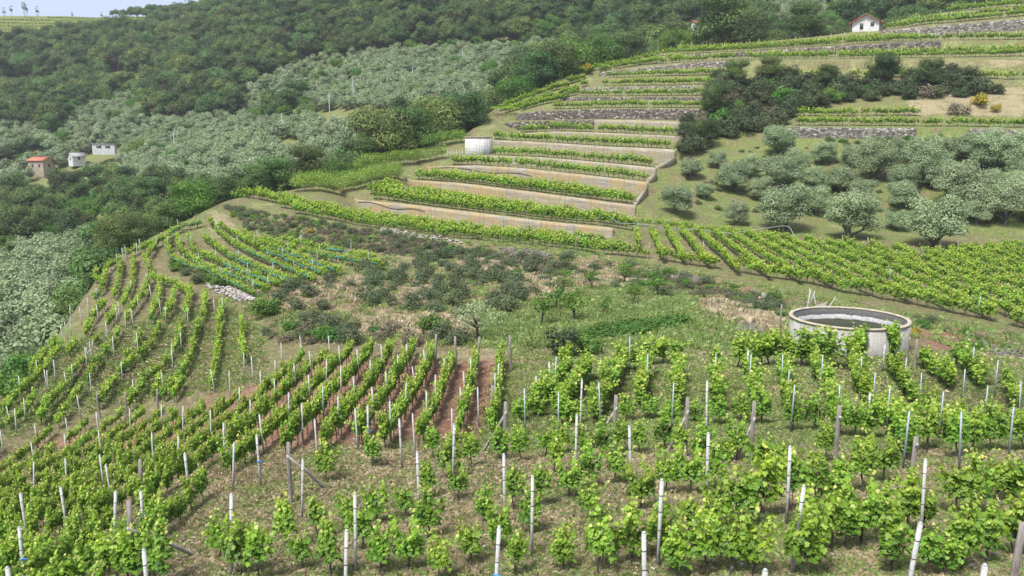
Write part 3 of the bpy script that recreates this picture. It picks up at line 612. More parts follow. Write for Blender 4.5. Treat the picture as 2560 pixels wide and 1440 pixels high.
# D: rows running away from the viewer between the front slope and the tank
D_TR = [[(1430, 890), (1380, 940), (1338, 990)], [(1470, 902), (1450, 935), (1425, 970), (1405, 1015)], [(1552, 878), (1542, 922), (1520, 955), (1490, 1000)], [(1620, 895), (1610, 930), (1598, 970)],
        [(1700, 890), (1695, 940), (1688, 980)], [(1787, 895), (1790, 952), (1795, 990)], [(1872, 902), (1882, 952), (1892, 995)], [(1957, 895), (1965, 952), (1980, 1000)], [(2030, 885), (2060, 930), (2080, 965), (2084, 1005)],
        [(2125, 872), (2145, 922), (2168, 972)], [(2215, 1002), (2245, 1052), (2270, 1085)], [(2220, 890), (2252, 930), (2284, 975)], [(2305, 880), (2345, 910), (2388, 948)], [(2382, 870), (2420, 902), (2462, 942)], [(2345, 1035), (2385, 1055)], [(2522, 940), (2540, 985)]]
for i, p_ in enumerate(D_TR): row(polyline_ground(p_, .95), 'tank rows', i + 1, .85, 1.0, skip=0)
def nearer(q, d):
    q = q.copy(); f_ = (q[:, 1] - d) / q[:, 1]; q[:, 0] *= f_; q[:, 1] *= f_; return q
row(polyline_ground([(1570, 885), (1650, 868), (1700, 862)], .95), 'hedge', 1, .85, 1.15)
row(nearer(polyline_ground([(1840, 872), (1940, 862), (1990, 866), (2045, 866), (2100, 866)], .95), 1.1), 'hedge', 2, .8, 1.28)
row(nearer(polyline_ground([(2140, 856), (2190, 850), (2250, 848)], .95), 1.1), 'hedge', 3, .8, 1.28)
# E: rows under the turquoise nets
E_TR = [[(500, 552), (457, 560), (423, 578), (417, 608), (427, 638), (470, 660), (524, 674), (571, 697), (640, 726)], [(443, 588), (450, 620), (504, 655), (571, 682), (621, 695), (672, 716)], [(470, 588), (480, 618), (537, 642), (605, 672), (712, 706)],
        [(510, 588), (571, 632), (638, 662), (749, 699)], [(524, 548), (571, 595), (638, 632), (705, 659), (789, 692)], [(544, 553), (588, 580), (655, 617), (739, 651), (820, 680)],
        [(605, 578), (638, 593), (705, 623), (773, 648), (855, 673)], [(660, 592), (760, 624), (860, 643), (960, 658)], [(700, 590), (800, 615), (880, 628), (940, 640)]]
erow = [polyline_ground(p_, .9) for p_ in E_TR]
for i, q in enumerate(erow): row(q, 'net', i + 1, .95, .95)
# F: the plateau and the terraces, rows run along the edges
def lineat(Yarr, off, px0, px1, n=60, ypx=500):
    t0, t1 = ts(px0, ypx)[0], ts(px1, ypx)[0]; t = np.linspace(t0, t1, n); Yv = np.interp(t, TC, Yarr) + off
    return np.stack([t * Yv, Yv, Yv * 0], 1)
for k, (off, x0, x1) in enumerate([(.9, 740, 2620), (3.2, 700, 1560), (5.4, 760, 1500), (7.4, 880, 1180)]): row(lineat(p0Y, off, x0, x1, 90, 650 if k == 0 else 560), 'plateau', k + 1, .95, 1.15)
row(lineat(p0Y, 5.5, 585, 760, 20, 500), 'plateau', 6, .95, 1.15); row(lineat(p0Y, 8, 600, 745, 20, 500), 'plateau', 7, .95, 1.0)
TERR = [('A', [(1.0, 930, 1590), (3.4, 920, 1590), (5.8, 935, 1500), (8.2, 960, 1250)]), ('B', [(.7, 1040, 1590), (2.8, 1080, 1500)]), ('C', [(.6, 1130, 1620)]), ('D', [(.6, 1235, 1640)]), ('E', [(.6, 1235, 1670)]), ('F', [(.6, 1300, 1690)]),
        ('H', [(1.5, 1385, 1745)]), ('I', [(1.4, 1450, 1750)]), ('J', [(1.5, 1505, 1800)]), ('K', [(1.4, 1515, 1850)]), ('G', [(1.4, 1985, 2290), (1.4, 2300, 2620)]), ('H', [(1.6, 1960, 2290)]), ('L', [(2.5, 1600, 1845), (5, 1870, 2620), (9, 1900, 2620)]), ('K', [(1.5, 1890, 2620)]),
        ('M', [(1.4, 1640, 2345), (1.4, 2358, 2620), (4, 1700, 2300)]), ('N', [(1.5, 2200, 2620), (4, 2250, 2620)]), ('O', [(1.4, 2365, 2620)])]
tr_rows = []
for k, L_ in TERR:
    for (off, x0, x1) in L_:
        q = lineat(WL[k][0], off + .35, x0, x1, 60, 640 - 560 if k in 'LMNO' else 400); tr_rows.append((k, q)); row(q, 'terrace', len(tr_rows), .95, 1.32 if k in 'ABCDEF' else 1.3, skip=.06)
# left flank rows of the upper terraces
for (p_, n_) in [([(1250, 268), (1330, 238), (1400, 215), (1460, 190)], 1), ([(1262, 275), (1340, 250), (1420, 225), (1470, 205)], 2), ([(1300, 270), (1370, 250), (1440, 228)], 3), ([(1400, 190), (1480, 172), (1560, 155), (1640, 140)], 4), ([(1500, 172), (1600, 155), (1700, 142)], 5)]:
    row(polyline_ground(p_, .9, ), 'flank', n_, .9, 1.3)
# G: the dense block on the right: parallel rows fanning from the grove down to the edge
GP = [(1575, 580), (1640, 560), (1800, 572), (1980, 590), (2100, 600), (2300, 622), (2560, 600), (2700, 600), (2700, 850), (2560, 800), (2295, 745), (2105, 715), (1950, 690), (1810, 665), (1625, 638)]
g0 = polyline_ground([(1682, 596), (1712, 645)])[:, :2]; g1 = polyline_ground([(1862, 602), (1985, 678)])[:, :2]
d0 = g0[1] - g0[0]; d1 = g1[1] - g1[0]; d0 = d0 / np.linalg.norm(d0); d1 = d1 / np.linalg.norm(d1)
print('block dirs', d0, d1, sp)
c0 = g0[0]; c1 = g1[0]; base_dir = (c1 - c0); nb = max(2, round(np.linalg.norm(base_dir) / 2.1)); base_dir /= nb
for k in range(-4, 30):
    f_ = np.clip(k / nb, 0, 1.4); dd = d0 * (1 - f_) + d1 * f_; dd /= np.linalg.norm(dd); b_ = c0 + base_dir * k; pts = []
    for s_ in np.arange(-20, 75, 1.0):
        p_ = b_ + dd * s_
        if p_[1] < 30: continue
        z_ = float(spur_z(p_[0], p_[1])[0]); u_, v_ = proj(p_[0], p_[1], z_ + .3)
        if inpoly(np.array([u_]), np.array([v_ - 12]), GP)[0]: pts.append((p_[0], p_[1], z_))
    if len(pts) > 3: row(np.array(pts), 'block', k + 5, .9, 1.08, skip=0)
row(polyline_ground([(1595, 548), (1700, 560), (1800, 570), (1900, 583), (1965, 592)], .9), 'block', 40, .95, 1.0)
# far vineyard on the skyline ridge
for j in range(7):
    q = polyline_ground([(-60, 36 + j * 8), (120, 38 + j * 8), (300, 44 + j * 5), (460, 44 + j * 3)], .5, bg=True)
    if len(q) > 1:
        x, y, a = resample(q, 2.2); z = bg_z(x, y)
        for i in range(len(x)): VINES.append((x[i], y[i], z[i], a[i], 1.6, 'ridge', j, i))
for j in range(4):
    q = polyline_ground([(280, 186 + j * 8), (410, 188 + j * 8)], .5, bg=True)
    if len(q) > 1:
        x, y, a = resample(q, 1.8); z = bg_z(x, y)
        for i in range(len(x)): VINES.append((x[i], y[i], z[i], a[i], 1.2, 'ridge', j, i))
print('vines', len(VINES))

ORD = ['first', 'second', 'third', 'fourth', 'fifth', 'sixth', 'seventh', 'eighth', 'ninth', 'tenth', 'eleventh', 'twelfth']
def ordn(n):
    if n <= 12: return ORD[n - 1]
    return '%d%s' % (n, 'th' if 10 <= n % 100 <= 20 else {1: 'st', 2: 'nd', 3: 'rd'}.get(n % 10, 'th'))
BAND = {'front': 'in the nearest band of vines at the bottom edge', 'second': 'in the second band up the straw slope', 'third': 'in the third band up the straw slope', 'fourth': 'in the fourth band up the straw slope', 'fifth': 'in the fifth band, where the rows towards the tank begin'}
# the three hundred largest in view become single vines, the rest one mass
vis = []
for i, v in enumerate(VINES):
    u_, v_ = proj(v[0], v[1], v[2] + .9)
    if -40 < u_ < 2600 and -20 < v_ < 1500: vis.append((math.dist((0, 0, 0), v[:3]) / v[4], i))
vis.sort(); near = set(i for d_, i in vis[:300]); farv = [i for d_, i in vis[300:]]
protos = {}
for i in sorted(near):
    x, y, z, rz, sc, area, rw, k = VINES[i]; dist = math.hypot(x, y)
    v = rng.integers(len(NV)); fo, tr, _ = NV[v]
    t = link('grapevine', None, None, (x, y, z), rz, (sc * .84, sc * .84, sc * 1.14) if area in BAND else (sc, sc * .7, sc) if area.startswith('red') else sc)
    if area in BAND: lab = 'grapevine, %s from the left %s' % (ordn(k), BAND[area])
    elif area.endswith('filler'): lab = 'side shoots of a vine, %s from the left %s' % (ordn(k), BAND[area.split()[0]])
    elif area == 'red': lab = 'leafy grapevine, %s from the far end of the %s row of the red soil, rows counted from the right' % (ordn(k), ordn(rw))
    elif area == 'redlow': lab = 'leafy grapevine, %s down the lower half of the %s row of the red soil' % (ordn(k), ordn(rw))
    elif area == 'tank rows': lab = 'grapevine, %s from the far end of the %s row from the left before the tank' % (ordn(k), ordn(rw))
    else: lab = 'grapevine, %s from the left in hedge row %s across the front of the round tank' % (ordn(k), ordn(rw))
    if area == 'hedge': lab = 'grapevine, %s from the left in the %s cross row beside the tank' % (ordn(k), ordn(rw))
    set_props(t, ' '.join(lab.split()[:16]), 'grapevine', 'grapevines planted in rows')
    link('foliage', fo, t); link('trunk', tr, t)
for nm, sel, src, lab in (('grapevine_rows', farv, None, 'long rows of bright green grapevines covering the slopes and terraces beyond the nearest vines'),):
    pts = []; rot = []; scl = []; idx = []
    for i in sel:
        v = VINES[i]; d_ = math.hypot(v[0], v[1]); pts.append(v[:3]); rot.append(v[3]); scl.append((v[4], v[4] * (.66 if v[5] in ('red', 'redlow') else .8 if v[5] in ('hill', 'block') else 1), v[4]))
        idx.append(rng.integers(10) if d_ < 48 else 10 + rng.integers(6) if d_ < 112 else 16 + rng.integers(5))
    stuff(nm, lab, 'grapevines', [n_[2] for n_ in NV] + [n_[2] for n_ in MV] + FV, pts, rot, scl, idx)

# ------------------------------------------------------------------ terrace walls
def wall(label, key, x0, x1, mat, ypx, group, cap=.04, thick=.42, batter=0.0, lift=0.0, z_add=(0, 0)):
    Y, Zb, Zt = WL[key]; t0, t1 = ts(x0, ypx)[0], ts(x1, ypx)[0]; n = max(8, int(abs(x1 - x0) / 9)); t = np.linspace(t0, t1, n)
    y = np.interp(t, TC, Y); zb = np.interp(t, TC, Zb) - .25 + z_add[0]; zt = np.interp(t, TC, Zt) + cap + .03 * (vnoise(t * 900, t * 0 + 3) - .5) * (2.5 if 'stone' in mat.name else .4) + z_add[1]
    yf = y - .06 - batter; yb = y + thick; m = 4; V = []
    jit = .10 if 'stone' in mat.name else 0.0
    for j in range(m + 1):
        a = j / m; yy = yf * (1 - a) + (y - .06) * a + jit * (rng.random(n) - .5); V.append(np.stack([t * yy, yy, zb * (1 - a) + zt * a], 1))
    V.append(np.stack([t * yb, yb, zt], 1)); V.append(np.stack([t * yb, yb, zb], 1))
    V = np.stack(V, 1); k = m + 3; fc = []
    for i in range(n - 1):
        for j in range(k - 1): fc.append((i * k + j, (i + 1) * k + j, (i + 1) * k + j + 1, i * k + j + 1))
    mb = MB().add(V.reshape(-1, 3), [fc]); mb.F += [np.array([list(range(k))]), np.array([[(n - 1) * k + j for j in range(k)][::-1]])]; mb.M += [np.array([0]), np.array([0])]
    # a low return wall closes each end
    o = link('retaining_wall', mb.data('retaining_wall', [mat])); set_props(o, label, 'retaining wall', group, 'thing'); return o
CG = 'cast concrete terrace walls'; SG = 'dry stone terrace walls'
wall('lowest concrete terrace wall, ochre stained at its left, above the long plateau rows', 'A', 888, 1535, M['conc_orange'], 540, CG)
wall('second concrete terrace wall from below, strongly orange stained', 'B', 1018, 1590, M['conc_orange'], 480, CG)
wall('third concrete terrace wall from below, tall, with a black hose along it', 'C', 1066, 1620, M['conc_orange'], 440, CG)
wall('fourth concrete terrace wall from below, pale, ending beside the white cabin', 'D', 1180, 1640, M['conc_pale'], 410, CG)
wall('fifth concrete terrace wall from below, starting just right of the white cabin', 'E', 1228, 1688, M['conc_pale'], 380, CG)
wall('sixth concrete terrace wall from below, low and pale, second from the top one', 'F', 1300, 1706, M['conc_pale'], 345, CG)
wall('uppermost concrete wall, a pale strip just under the big stone wall', 'G', 1485, 1704, M['conc_pale'], 315, CG)
wall('rough stone wall left of the uppermost pale concrete strip', 'G', 1231, 1483, M['stone'], 312, SG, batter=.15)
wall('tall dark dry stone wall crossing the terraces above the concrete walls', 'H', 1290, 1752, M['stone'], 288, SG, batter=.3)
wall('low earthy stone bank directly above the tall dark stone wall', 'I', 1400, 1760, M['stone'], 247, SG, batter=.4)
wall('short stone wall with a pale right end, fourth stone wall from the top crest', 'J', 1455, 1762, M['stone_pale'], 222, SG, batter=.2)
wall('long pale stone wall curving up to the left crest, above the upper rows', 'L', 1498, 1862, M['stone_pale'], 165, SG, batter=.2)
wall('dark stone wall under the posts of the second row from the crest', 'M', 1690, 2350, M['stone'], 125, SG, batter=.2)
wall('large pale dry stone wall right of the white house, highest on the slope', 'N', 2200, 2640, M['stone_pale'], 70, SG, batter=.25)
wall('narrow stone wall between the two topmost vine rows at the right edge', 'O', 2365, 2640, M['stone_pale'], 30, SG, batter=.1)
wall('rough pale stone wall under the young vines above the olive grove', 'G', 1965, 2290, M['stone_pale'], 332, SG, batter=.2)
wall('dark stone wall at the right edge above the olive grove', 'G', 2420, 2640, M['stone_pale'], 335, SG, batter=.2)
# end returns of the concrete walls, stepping up the right side
def slab(a, b, h0, h1, th, mat, label):
    a = np.array(a); b = np.array(b); d = (b - a)[:2]; d = d / np.linalg.norm(d); nn = np.array([-d[1], d[0]]) * th / 2
    v = []
    for p, h in ((a, h0), (b, h1)):
        for sg in (-1, 1): v += [(p[0] + nn[0] * sg, p[1] + nn[1] * sg, p[2] - .5), (p[0] + nn[0] * sg, p[1] + nn[1] * sg, p[2] + h)]
    mb = MB().add(v, [[(0, 1, 3, 2), (4, 6, 7, 5), (0, 4, 5, 1), (2, 3, 7, 6), (1, 5, 7, 3), (0, 2, 6, 4)]])
    return set_props(link('end_wall', mb.data('end_wall', [mat])), label, 'end wall', 'end walls of the concrete terraces', 'thing')
prev = None
names = {'A': 'lowest', 'B': 'second', 'C': 'third', 'D': 'fourth', 'E': 'fifth', 'F': 'sixth'}
ends = {'A': 1533, 'B': 1588, 'C': 1618, 'D': 1640, 'E': 1688, 'F': 1704, 'G': 1704}
for a, b in zip('BCDEF', 'CDEFG'):
    pa = lineat(WL[a][0], .5, ends[a], ends[a] + .5, 2, 450)[0]; pb = lineat(WL[b][0], -.1, ends[b], ends[b] + .5, 2, 420)[0]
    za = float(spur_z(pa[0], pa[1] + .3)[0]); zb_ = np.interp(pb[0] / pb[1], TC, WL[b][1]); 
    slab((pa[0], pa[1], za), (pb[0], pb[1], zb_), .25, 1.2, .3, M['conc_pale'], 'sloping concrete end wall closing the %s terrace on its right' % names[a])

# ------------------------------------------------------------------ trees
def crown(blobs, nl, size, tmpl=QUAD, shade=.5, up=.45, shell=.8, rand=.38):
    """leaf faces spread through overlapping clumps; blobs: x, y, z, r"""
    mb = MB(); blobs = np.asarray(blobs, float); wts = blobs[:, 3] ** 2; cnt = (nl * wts / wts.sum()).astype(int)
    for (x, y, z, r), c in zip(blobs, cnt):
        d = rng.normal(size=(c, 3)); d /= np.linalg.norm(d, axis=1)[:, None]; d[:, 2] = np.where(d[:, 2] < -.3, d[:, 2] * .6, d[:, 2])
        rr = r * (shell + (1 - shell) * rng.random(c) ** .6) * (1 + .16 * rng.normal(size=c)); rr = np.where(rng.random(c) < .15, r * rng.random(c), rr)
        C = np.array([x, y, z]) + d * rr[:, None] * np.array([1, 1, .85]); N_ = d + rng.normal(0, rand, (c, 3)); N_[:, 2] += up
        bl = rng.normal(0, .10)
        leaves(mb, C, N_, size * rng.uniform(.6, 1.25, c), tmpl, np.clip(shade + bl + rng.normal(0, .11, c), 0, 1), fold=.1)
    return mb
def blobs_round(R_, H, n, zc, flat=.75, r0=.45):
    out = [(0, 0, zc, R_ * .62)]
    for _ in range(n):
        a = rng.random() * 6.283; e = rng.uniform(-.45, 1); rr = R_ * rng.uniform(.45, .78)
        out.append((math.cos(a) * rr * math.sqrt(max(0, 1 - e * e * .6)), math.sin(a) * rr * math.sqrt(max(0, 1 - e * e * .6)), zc + e * H * .5 * flat, R_ * rng.uniform(r0 * .65, r0 * 1.15)))
    return out
def trunk_mb(h, r, blobs, limbs=4, lean=.1, wig=.12):
    mb = MB(); b = rng.normal(0, lean, 2); top = np.array([b[0], b[1], h])
    mb.tube([(0, 0, -.6), (b[0] * .3 + rng.normal(0, wig * r * 3), b[1] * .3, h * .35), tuple(top * [.8, .8, .75]), tuple(top)], [r * 1.35, r, r * .85, r * .7], 7)
    for i in range(min(limbs, len(blobs))):
        q = np.array(blobs[(i * 2 + 1) % len(blobs)][:3]); m_ = (top + q) / 2 + rng.normal(0, .12 * np.linalg.norm(q - top), 3) * [1, 1, .3]
        mb.tube([tuple(top * [.9, .9, .85]), tuple(m_), tuple(q)], [r * .55, r * .33, r * .12], 5)
    return mb
def tree_kind(name, R_, H, trunk_h, tr, nl, size, leafm, barkm, nb=12, shade=.5, tmpl=QUAD, r0=.45, limbs=4):
    zc = trunk_h + H * .45; bl = blobs_round(R_, H, nb, zc, 1.0, r0); fo = crown(bl, nl, size, tmpl, shade); tm = trunk_mb(trunk_h, tr, bl, limbs)
    return fo.data(name + '_crown', [leafm]), tm.data(name + '_trunk', [barkm], True), both(fo, tm, name, leafm, barkm)
NEAR_OLIVE = [tree_kind('near_olive_%d' % i, rng.uniform(2.4, 2.9), rng.uniform(3.2, 4.0), rng.uniform(.3, .6), .22, 13000, .16, M['olive'], M['olive_bark'], 30, .5, QUAD, .34, 7) for i in range(5)]
FAR_OLIVE = [tree_kind('far_olive_%d' % i, 2.7, 3.6, .9, .2, 1500, .42, M['olive'], M['olive_bark'], 10, .5) for i in range(5)]
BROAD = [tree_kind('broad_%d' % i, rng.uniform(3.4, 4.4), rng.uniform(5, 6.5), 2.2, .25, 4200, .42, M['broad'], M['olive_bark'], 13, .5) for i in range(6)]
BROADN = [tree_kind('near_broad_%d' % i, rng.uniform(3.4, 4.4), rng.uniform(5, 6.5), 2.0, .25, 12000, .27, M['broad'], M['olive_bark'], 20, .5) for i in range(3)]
LUSHN = [tree_kind('near_lush_%d' % i, rng.uniform(3.2, 4.2), rng.uniform(4.5, 6), 1.8, .25, 12000, .26, M['lush'], M['olive_bark'], 20, .45) for i in range(3)]
LUSH = [tree_kind('lush_%d' % i, rng.uniform(3.2, 4.2), rng.uniform(4.5, 6), 1.8, .25, 4200, .38, M['lush'], M['olive_bark'], 15, .5) for i in range(4)]
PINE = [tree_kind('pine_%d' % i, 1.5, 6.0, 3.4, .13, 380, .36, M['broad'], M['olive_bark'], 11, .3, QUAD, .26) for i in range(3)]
DEAD = [tree_kind('dead_%d' % i, 3.6, 5.5, 2.2, .25, 1500, .32, M['brown_twig'], M['olive_bark'], 12, .6) for i in range(2)]
SHRUB = []
for i in range(6):
    bl = blobs_round(1.0, 1.2, 9, .55, .9, .5); fo = crown(bl, 1500, .12, QUAD, .45); SHRUB.append(fo.data('shrub_%d' % i, [M['shrub']]))
GSHRUB = []
for i in range(4):
    bl = blobs_round(1.0, 1.2, 9, .6, .9, .5); fo = crown(bl, 1400, .16, QUAD, .45); GSHRUB.append(fo.data('green_bush_%d' % i, [M['lush']]))
DSHRUB = []
for i in range(4):
    bl = blobs_round(1.3, 1.6, 10, .8, .9, .5); fo = crown(bl, 1500, .2, QUAD, .5); DSHRUB.append(fo.data('dark_bush_%d' % i, [M['scrub']]))
bl = blobs_round(1.0, 1.1, 8, .6, .9, .5); BROOM = crown(bl, 1500, .14, QUAD, .52).data('broom_bush', [M['broom']])
bl = blobs_round(1.0, 1.0, 8, .5, .9, .5); BROWNB = crown(bl, 900, .14, QUAD, .5).data('brown_bush', [M['brown_twig']])

def put_tree(kinds, x, y, sc, name, label, cat, group, near=False, dz=-.15, z=None):
    k = kinds[rng.integers(len(kinds))]; z = float(ground(x, y)[0]) if z is None else z
    if near:
        t = link(name, None, None, (x, y, z + dz), rng.random() * 6.28, sc); link('crown', k[0], t); link('trunk', k[1], t)
    else: t = link(name, k[2], None, (x, y, z + dz), rng.random() * 6.28, sc)
    return set_props(t, label, cat, group)
def at_px(px, py, Yv=None):
    if Yv is None: return hit(px, py)
    t, s = ts(px, py); return np.array([t * Yv, Yv, s * Yv])
# olive grove on the right: (px, py of the foot, px radius, words)
GROVE = [(1688, 536, 58, 'alone left of the grove beside the concrete terraces'), (1838, 562, 42, 'small and upright, front row of the grove'), (1965, 578, 88, 'wide crown behind the end of the blue hose'), (2125, 598, 92, 'dark forked trunk, front row of the grove'),
         (2335, 617, 100, 'largest crown, low thick trunk beside the bare soil patch'), (2515, 562, 70, 'front row of the grove at the right edge'), (1832, 478, 62, 'round and dark, just below the dark brambles'), (1947, 478, 72, 'round pale dome in the middle row of the grove'),
         (2105, 490, 60, 'low crown between two bigger ones in the middle row'), (2185, 452, 68, 'pale broad crown in the upper row of the grove'), (2400, 520, 88, 'wide flat crown behind the largest olive'), (2310, 460, 72, 'mid grey crown in the upper row near the right'),
         (2065, 412, 42, 'small, topmost row of the grove under the stone wall'), (1940, 392, 58, 'round, topmost row of the grove on the left'), (1728, 446, 42, 'small, beside the yellow broom by the end walls'), (2480, 435, 66, 'topmost row of the grove at the right edge'),
         (2560, 460, 60, 'cut by the right edge in the upper row'), (2250, 520, 50, 'half hidden behind the two front trees'), (2600, 560, 60, 'cut by the right edge in the front row'), (2040, 540, 50, 'half hidden between the wide crowns of the front row'), (2420, 400, 50, 'below the dark stone wall at the right')]
_more = [(1790, 420, 36), (1870, 445, 40), (1995, 440, 46), (2130, 420, 36), (2240, 400, 42), (2350, 405, 44), (2470, 395, 46), (2540, 410, 50), (1900, 500, 44), (2030, 475, 46), (2260, 480, 50), (2480, 495, 54), (1760, 500, 34), (2160, 505, 44), (2350, 470, 50), (2545, 510, 56), (2440, 560, 48), (2240, 575, 40)]
GROVE += [(a_, b_, c_, 'smaller, inside the grove, %s small one from the left' % o_) for (a_, b_, c_), o_ in zip(sorted(_more), ['first', 'second', 'third', 'fourth', 'fifth', 'sixth', 'seventh', 'eighth', 'ninth', 'tenth', 'eleventh', 'twelfth', '13th', '14th', '15th', '16th', '17th', '18th'])]
for px, py, r, words in GROVE:
    q = hit(px, py)
    if q is None: continue
    sc = r * math.hypot(q[0], q[1]) / F / 2.75 * .80
    put_tree(NEAR_OLIVE, q[0], q[1], sc, 'olive_tree', 'grey-green olive tree, ' + words, 'olive tree', 'olive trees of the grove on the right', True)
# broadleaf trees along the crest: (px, py of the foot, px radius, kinds, words)
CRT = [(1100, 400, 80, BROAD, 'big dark round tree behind the left end of the terraces'), (950, 420, 80, BROAD, 'dark green tree behind the clipped hedge rows'), (1190, 385, 45, BROAD, 'tree right behind the white concrete cabin'), (1020, 410, 70, BROAD, 'dense tree between the hedges and the olive slope'),
       (900, 400, 55, BROAD, 'tree at the left of the dark clump above the hedges'), (1170, 330, 55, BROAD, 'tree above the cabin next to the bare bank'), (1290, 270, 50, LUSH, 'bright tree at the foot of the flank rows'), (1345, 250, 60, LUSH, 'yellowish chestnut tree along the flank rows'), (1400, 225, 62, BROAD, 'dark tree at the middle of the flank rows'),
       (1440, 210, 66, LUSH, 'yellow-flowering chestnut tree on the crest'), (1500, 180, 60, LUSH, 'tall chestnut tree on the crest above the stone wall'), (1340, 200, 55, BROAD, 'dark tree behind the chestnuts'), (1570, 165, 48, BROAD, 'dark tree near the top of the stakes'), (1690, 135, 40, LUSH, 'light green tree just above the staked row'),
       (1795, 135, 78, BROAD, 'umbrella-shaped pine-like tree left of the white house'), (1880, 120, 45, BROAD, 'tree just right of the umbrella-shaped one'), (2010, 105, 50, BROAD, 'tree beside the bare pale branches'), (1225, 290, 30, BROAD, 'small tree left of the flank rows'),
       (480, 558, 60, LUSH, 'yellow-green tree right behind the netted rows'), (420, 560, 50, BROAD, 'dark tree behind the netted rows'), (545, 520, 50, BROAD, 'dark tree at the left tip of the plateau'), (630, 510, 45, BROAD, 'dark tree behind the bright corner vines'), (360, 590, 45, BROAD, 'tree behind the top of the hill rows'), (300, 610, 50, BROAD, 'tree left of the top of the hill rows'),
       (690, 470, 45, BROAD, 'tree left of the lowest hedge'), (770, 460, 50, BROAD, 'tree behind the lowest hedge'), (640, 470, 45, BROAD, 'tree beyond the plateau tip'), (850, 420, 40, LUSH, 'tree left of the middle hedge')]
for px, py, r, kd, words in CRT:
    t_, _ = ts(px, py); Yc = float(np.interp(t_, TC, cY)) + rng.uniform(4, 11); x, y = t_ * Yc, Yc
    sc = r * Yc / F / 4.0; hh = sc * 6.5; z = float(ground(x, y)[0]); zt = ts(px, py - r * 1.75)[1] * Yc
    put_tree(BROADN if kd is BROAD else LUSHN, x, y, sc, 'broadleaf_tree', words, 'tree', 'broadleaf trees along the crest', True, z=min(zt - sc * 7.6, z + .5), dz=0)
# dark scrub on the steep slope right of the terraces
def region_px(poly, n, min_d, tries=6000, bg=False, hoff=0.0):
    xs = [p[0] for p in poly]; ys = [p[1] for p in poly]; out = []
    for _ in range(tries):
        if len(out) >= n: break
        px, py = rng.uniform(min(xs), max(xs)), rng.uniform(min(ys), max(ys))
        if not inpoly(np.array([px]), np.array([py]), poly)[0]: continue
        q = hit(px, py, hoff, bg=bg)
        if q is None or any((q[0] - o[0]) ** 2 + (q[1] - o[1]) ** 2 < min_d ** 2 for o in out): continue
        out.append(q)
    return out
SC = [(1710, 330), (1770, 250), (1800, 190), (1900, 195), (2150, 205), (2400, 190), (2500, 240), (2300, 250), (2080, 262), (1980, 290), (1930, 330), (1800, 350), (1750, 400), (1700, 400)]
for i, q in enumerate(region_px(SC, 140, 1.75, 9000)):
    r_ = rng.random(); kd = DSHRUB if r_ < .78 else GSHRUB if r_ < .84 else [BROWNB]
    o = link('bush', kd[rng.integers(len(kd))], None, (q[0], q[1], q[2] - .2), rng.random() * 6.28, rng.uniform(1.1, 1.9) * (1.3 if kd is not DSHRUB else 1))
    set_props(o, {0: 'dark evergreen bush in the scrub right of the terraces', 1: 'light green bush in the scrub right of the terraces', 2: 'withered grey-brown bush in the scrub right of the terraces'}[0 if kd is DSHRUB else 1 if kd is GSHRUB else 2], 'bush', 'bushes in the scrub right of the terraces')
for px, py, r, w_ in [(2205, 222, 40, 'upright dark tree standing out of the scrub below the brown bank'), (2325, 235, 42, 'second dark tree in the scrub, right of the upright one'), (1840, 225, 34, 'dark tree at the upper left of the scrub'), (1925, 215, 34, 'dark tree in the upper middle of the scrub'), (2060, 225, 30, 'low dark tree in the scrub between the two upright ones and the left'), (1790, 300, 36, 'tree at the left edge of the scrub'), (1760, 370, 34, 'low tree beside the end walls above the small olive')]:
    q = hit(px, py); put_tree(BROADN, q[0], q[1], r * q[1] / F / 4.0 , 'scrub_tree', w_, 'tree', 'dark trees in the scrub', True)
# background slopes: every tree stands on the far hill; kind follows where the groves are
ZOL = [[(600, 280), (640, 200), (760, 150), (850, 140), (1000, 120), (1180, 110), (1400, 105), (1430, 140), (1330, 170), (1270, 215), (1230, 250), (1180, 260), (1040, 260), (930, 265), (760, 260), (700, 270)],
       [(150, 330), (350, 290), (560, 290), (700, 300), (880, 290), (960, 330), (920, 400), (820, 450), (600, 470), (450, 470), (300, 450), (120, 450), (90, 390)],
       [(130, 330), (220, 270), (330, 230), (400, 300), (350, 350), (200, 350)], [(-300, 300), (120, 320), (110, 360), (0, 385), (-300, 400)], [(-300, 410), (70, 400), (75, 470), (-300, 520)],
       [(-300, 620), (0, 640), (150, 590), (260, 600), (200, 680), (230, 720), (190, 800), (100, 860), (60, 960), (-300, 1000)], [(1540, 100), (1730, 60), (1730, 100), (1640, 130), (1560, 140)], [(1850, 20), (2030, 0), (2200, 0), (2200, 40), (2000, 90), (1850, 60)], [(380, 200), (520, 150), (560, 200), (460, 260)]]
ZDEAD = [[(390, 190), (560, 140), (620, 170), (610, 240), (470, 290), (370, 260)]]
ZLUSH = [[(420, 500), (560, 440), (740, 400), (900, 380), (860, 440), (700, 480), (560, 520), (300, 600), (0, 620), (0, 540), (200, 500)], [(560, 300), (640, 280), (700, 300), (690, 340), (570, 335)], [(1300, 60), (1500, 40), (1500, 110), (1300, 110)], [(700, 270), (760, 260), (770, 300), (710, 310)]]
ZBARE = [[(-300, 20), (490, 38), (360, 60), (180, 80), (40, 110), (-300, 110)], [(0, 190), (150, 195), (150, 225), (0, 230)], [(270, 178), (420, 175), (420, 215), (270, 220)], [(760, 262), (1000, 262), (1000, 300), (780, 305)]]
cand = []
step = 5.0
for gy_ in np.arange(62, 600, step * .86):
    for gx_ in np.arange(-gy_ * .80 - 15, gy_ * .80 + 15, step):
        cand.append((gx_ + rng.uniform(-1.7, 1.7), gy_ + rng.uniform(-1.7, 1.7)))
cand = np.array(cand); cz = bg_z(cand[:, 0], cand[:, 1]); cu, cv = proj(cand[:, 0], cand[:, 1], cz + 2.5)
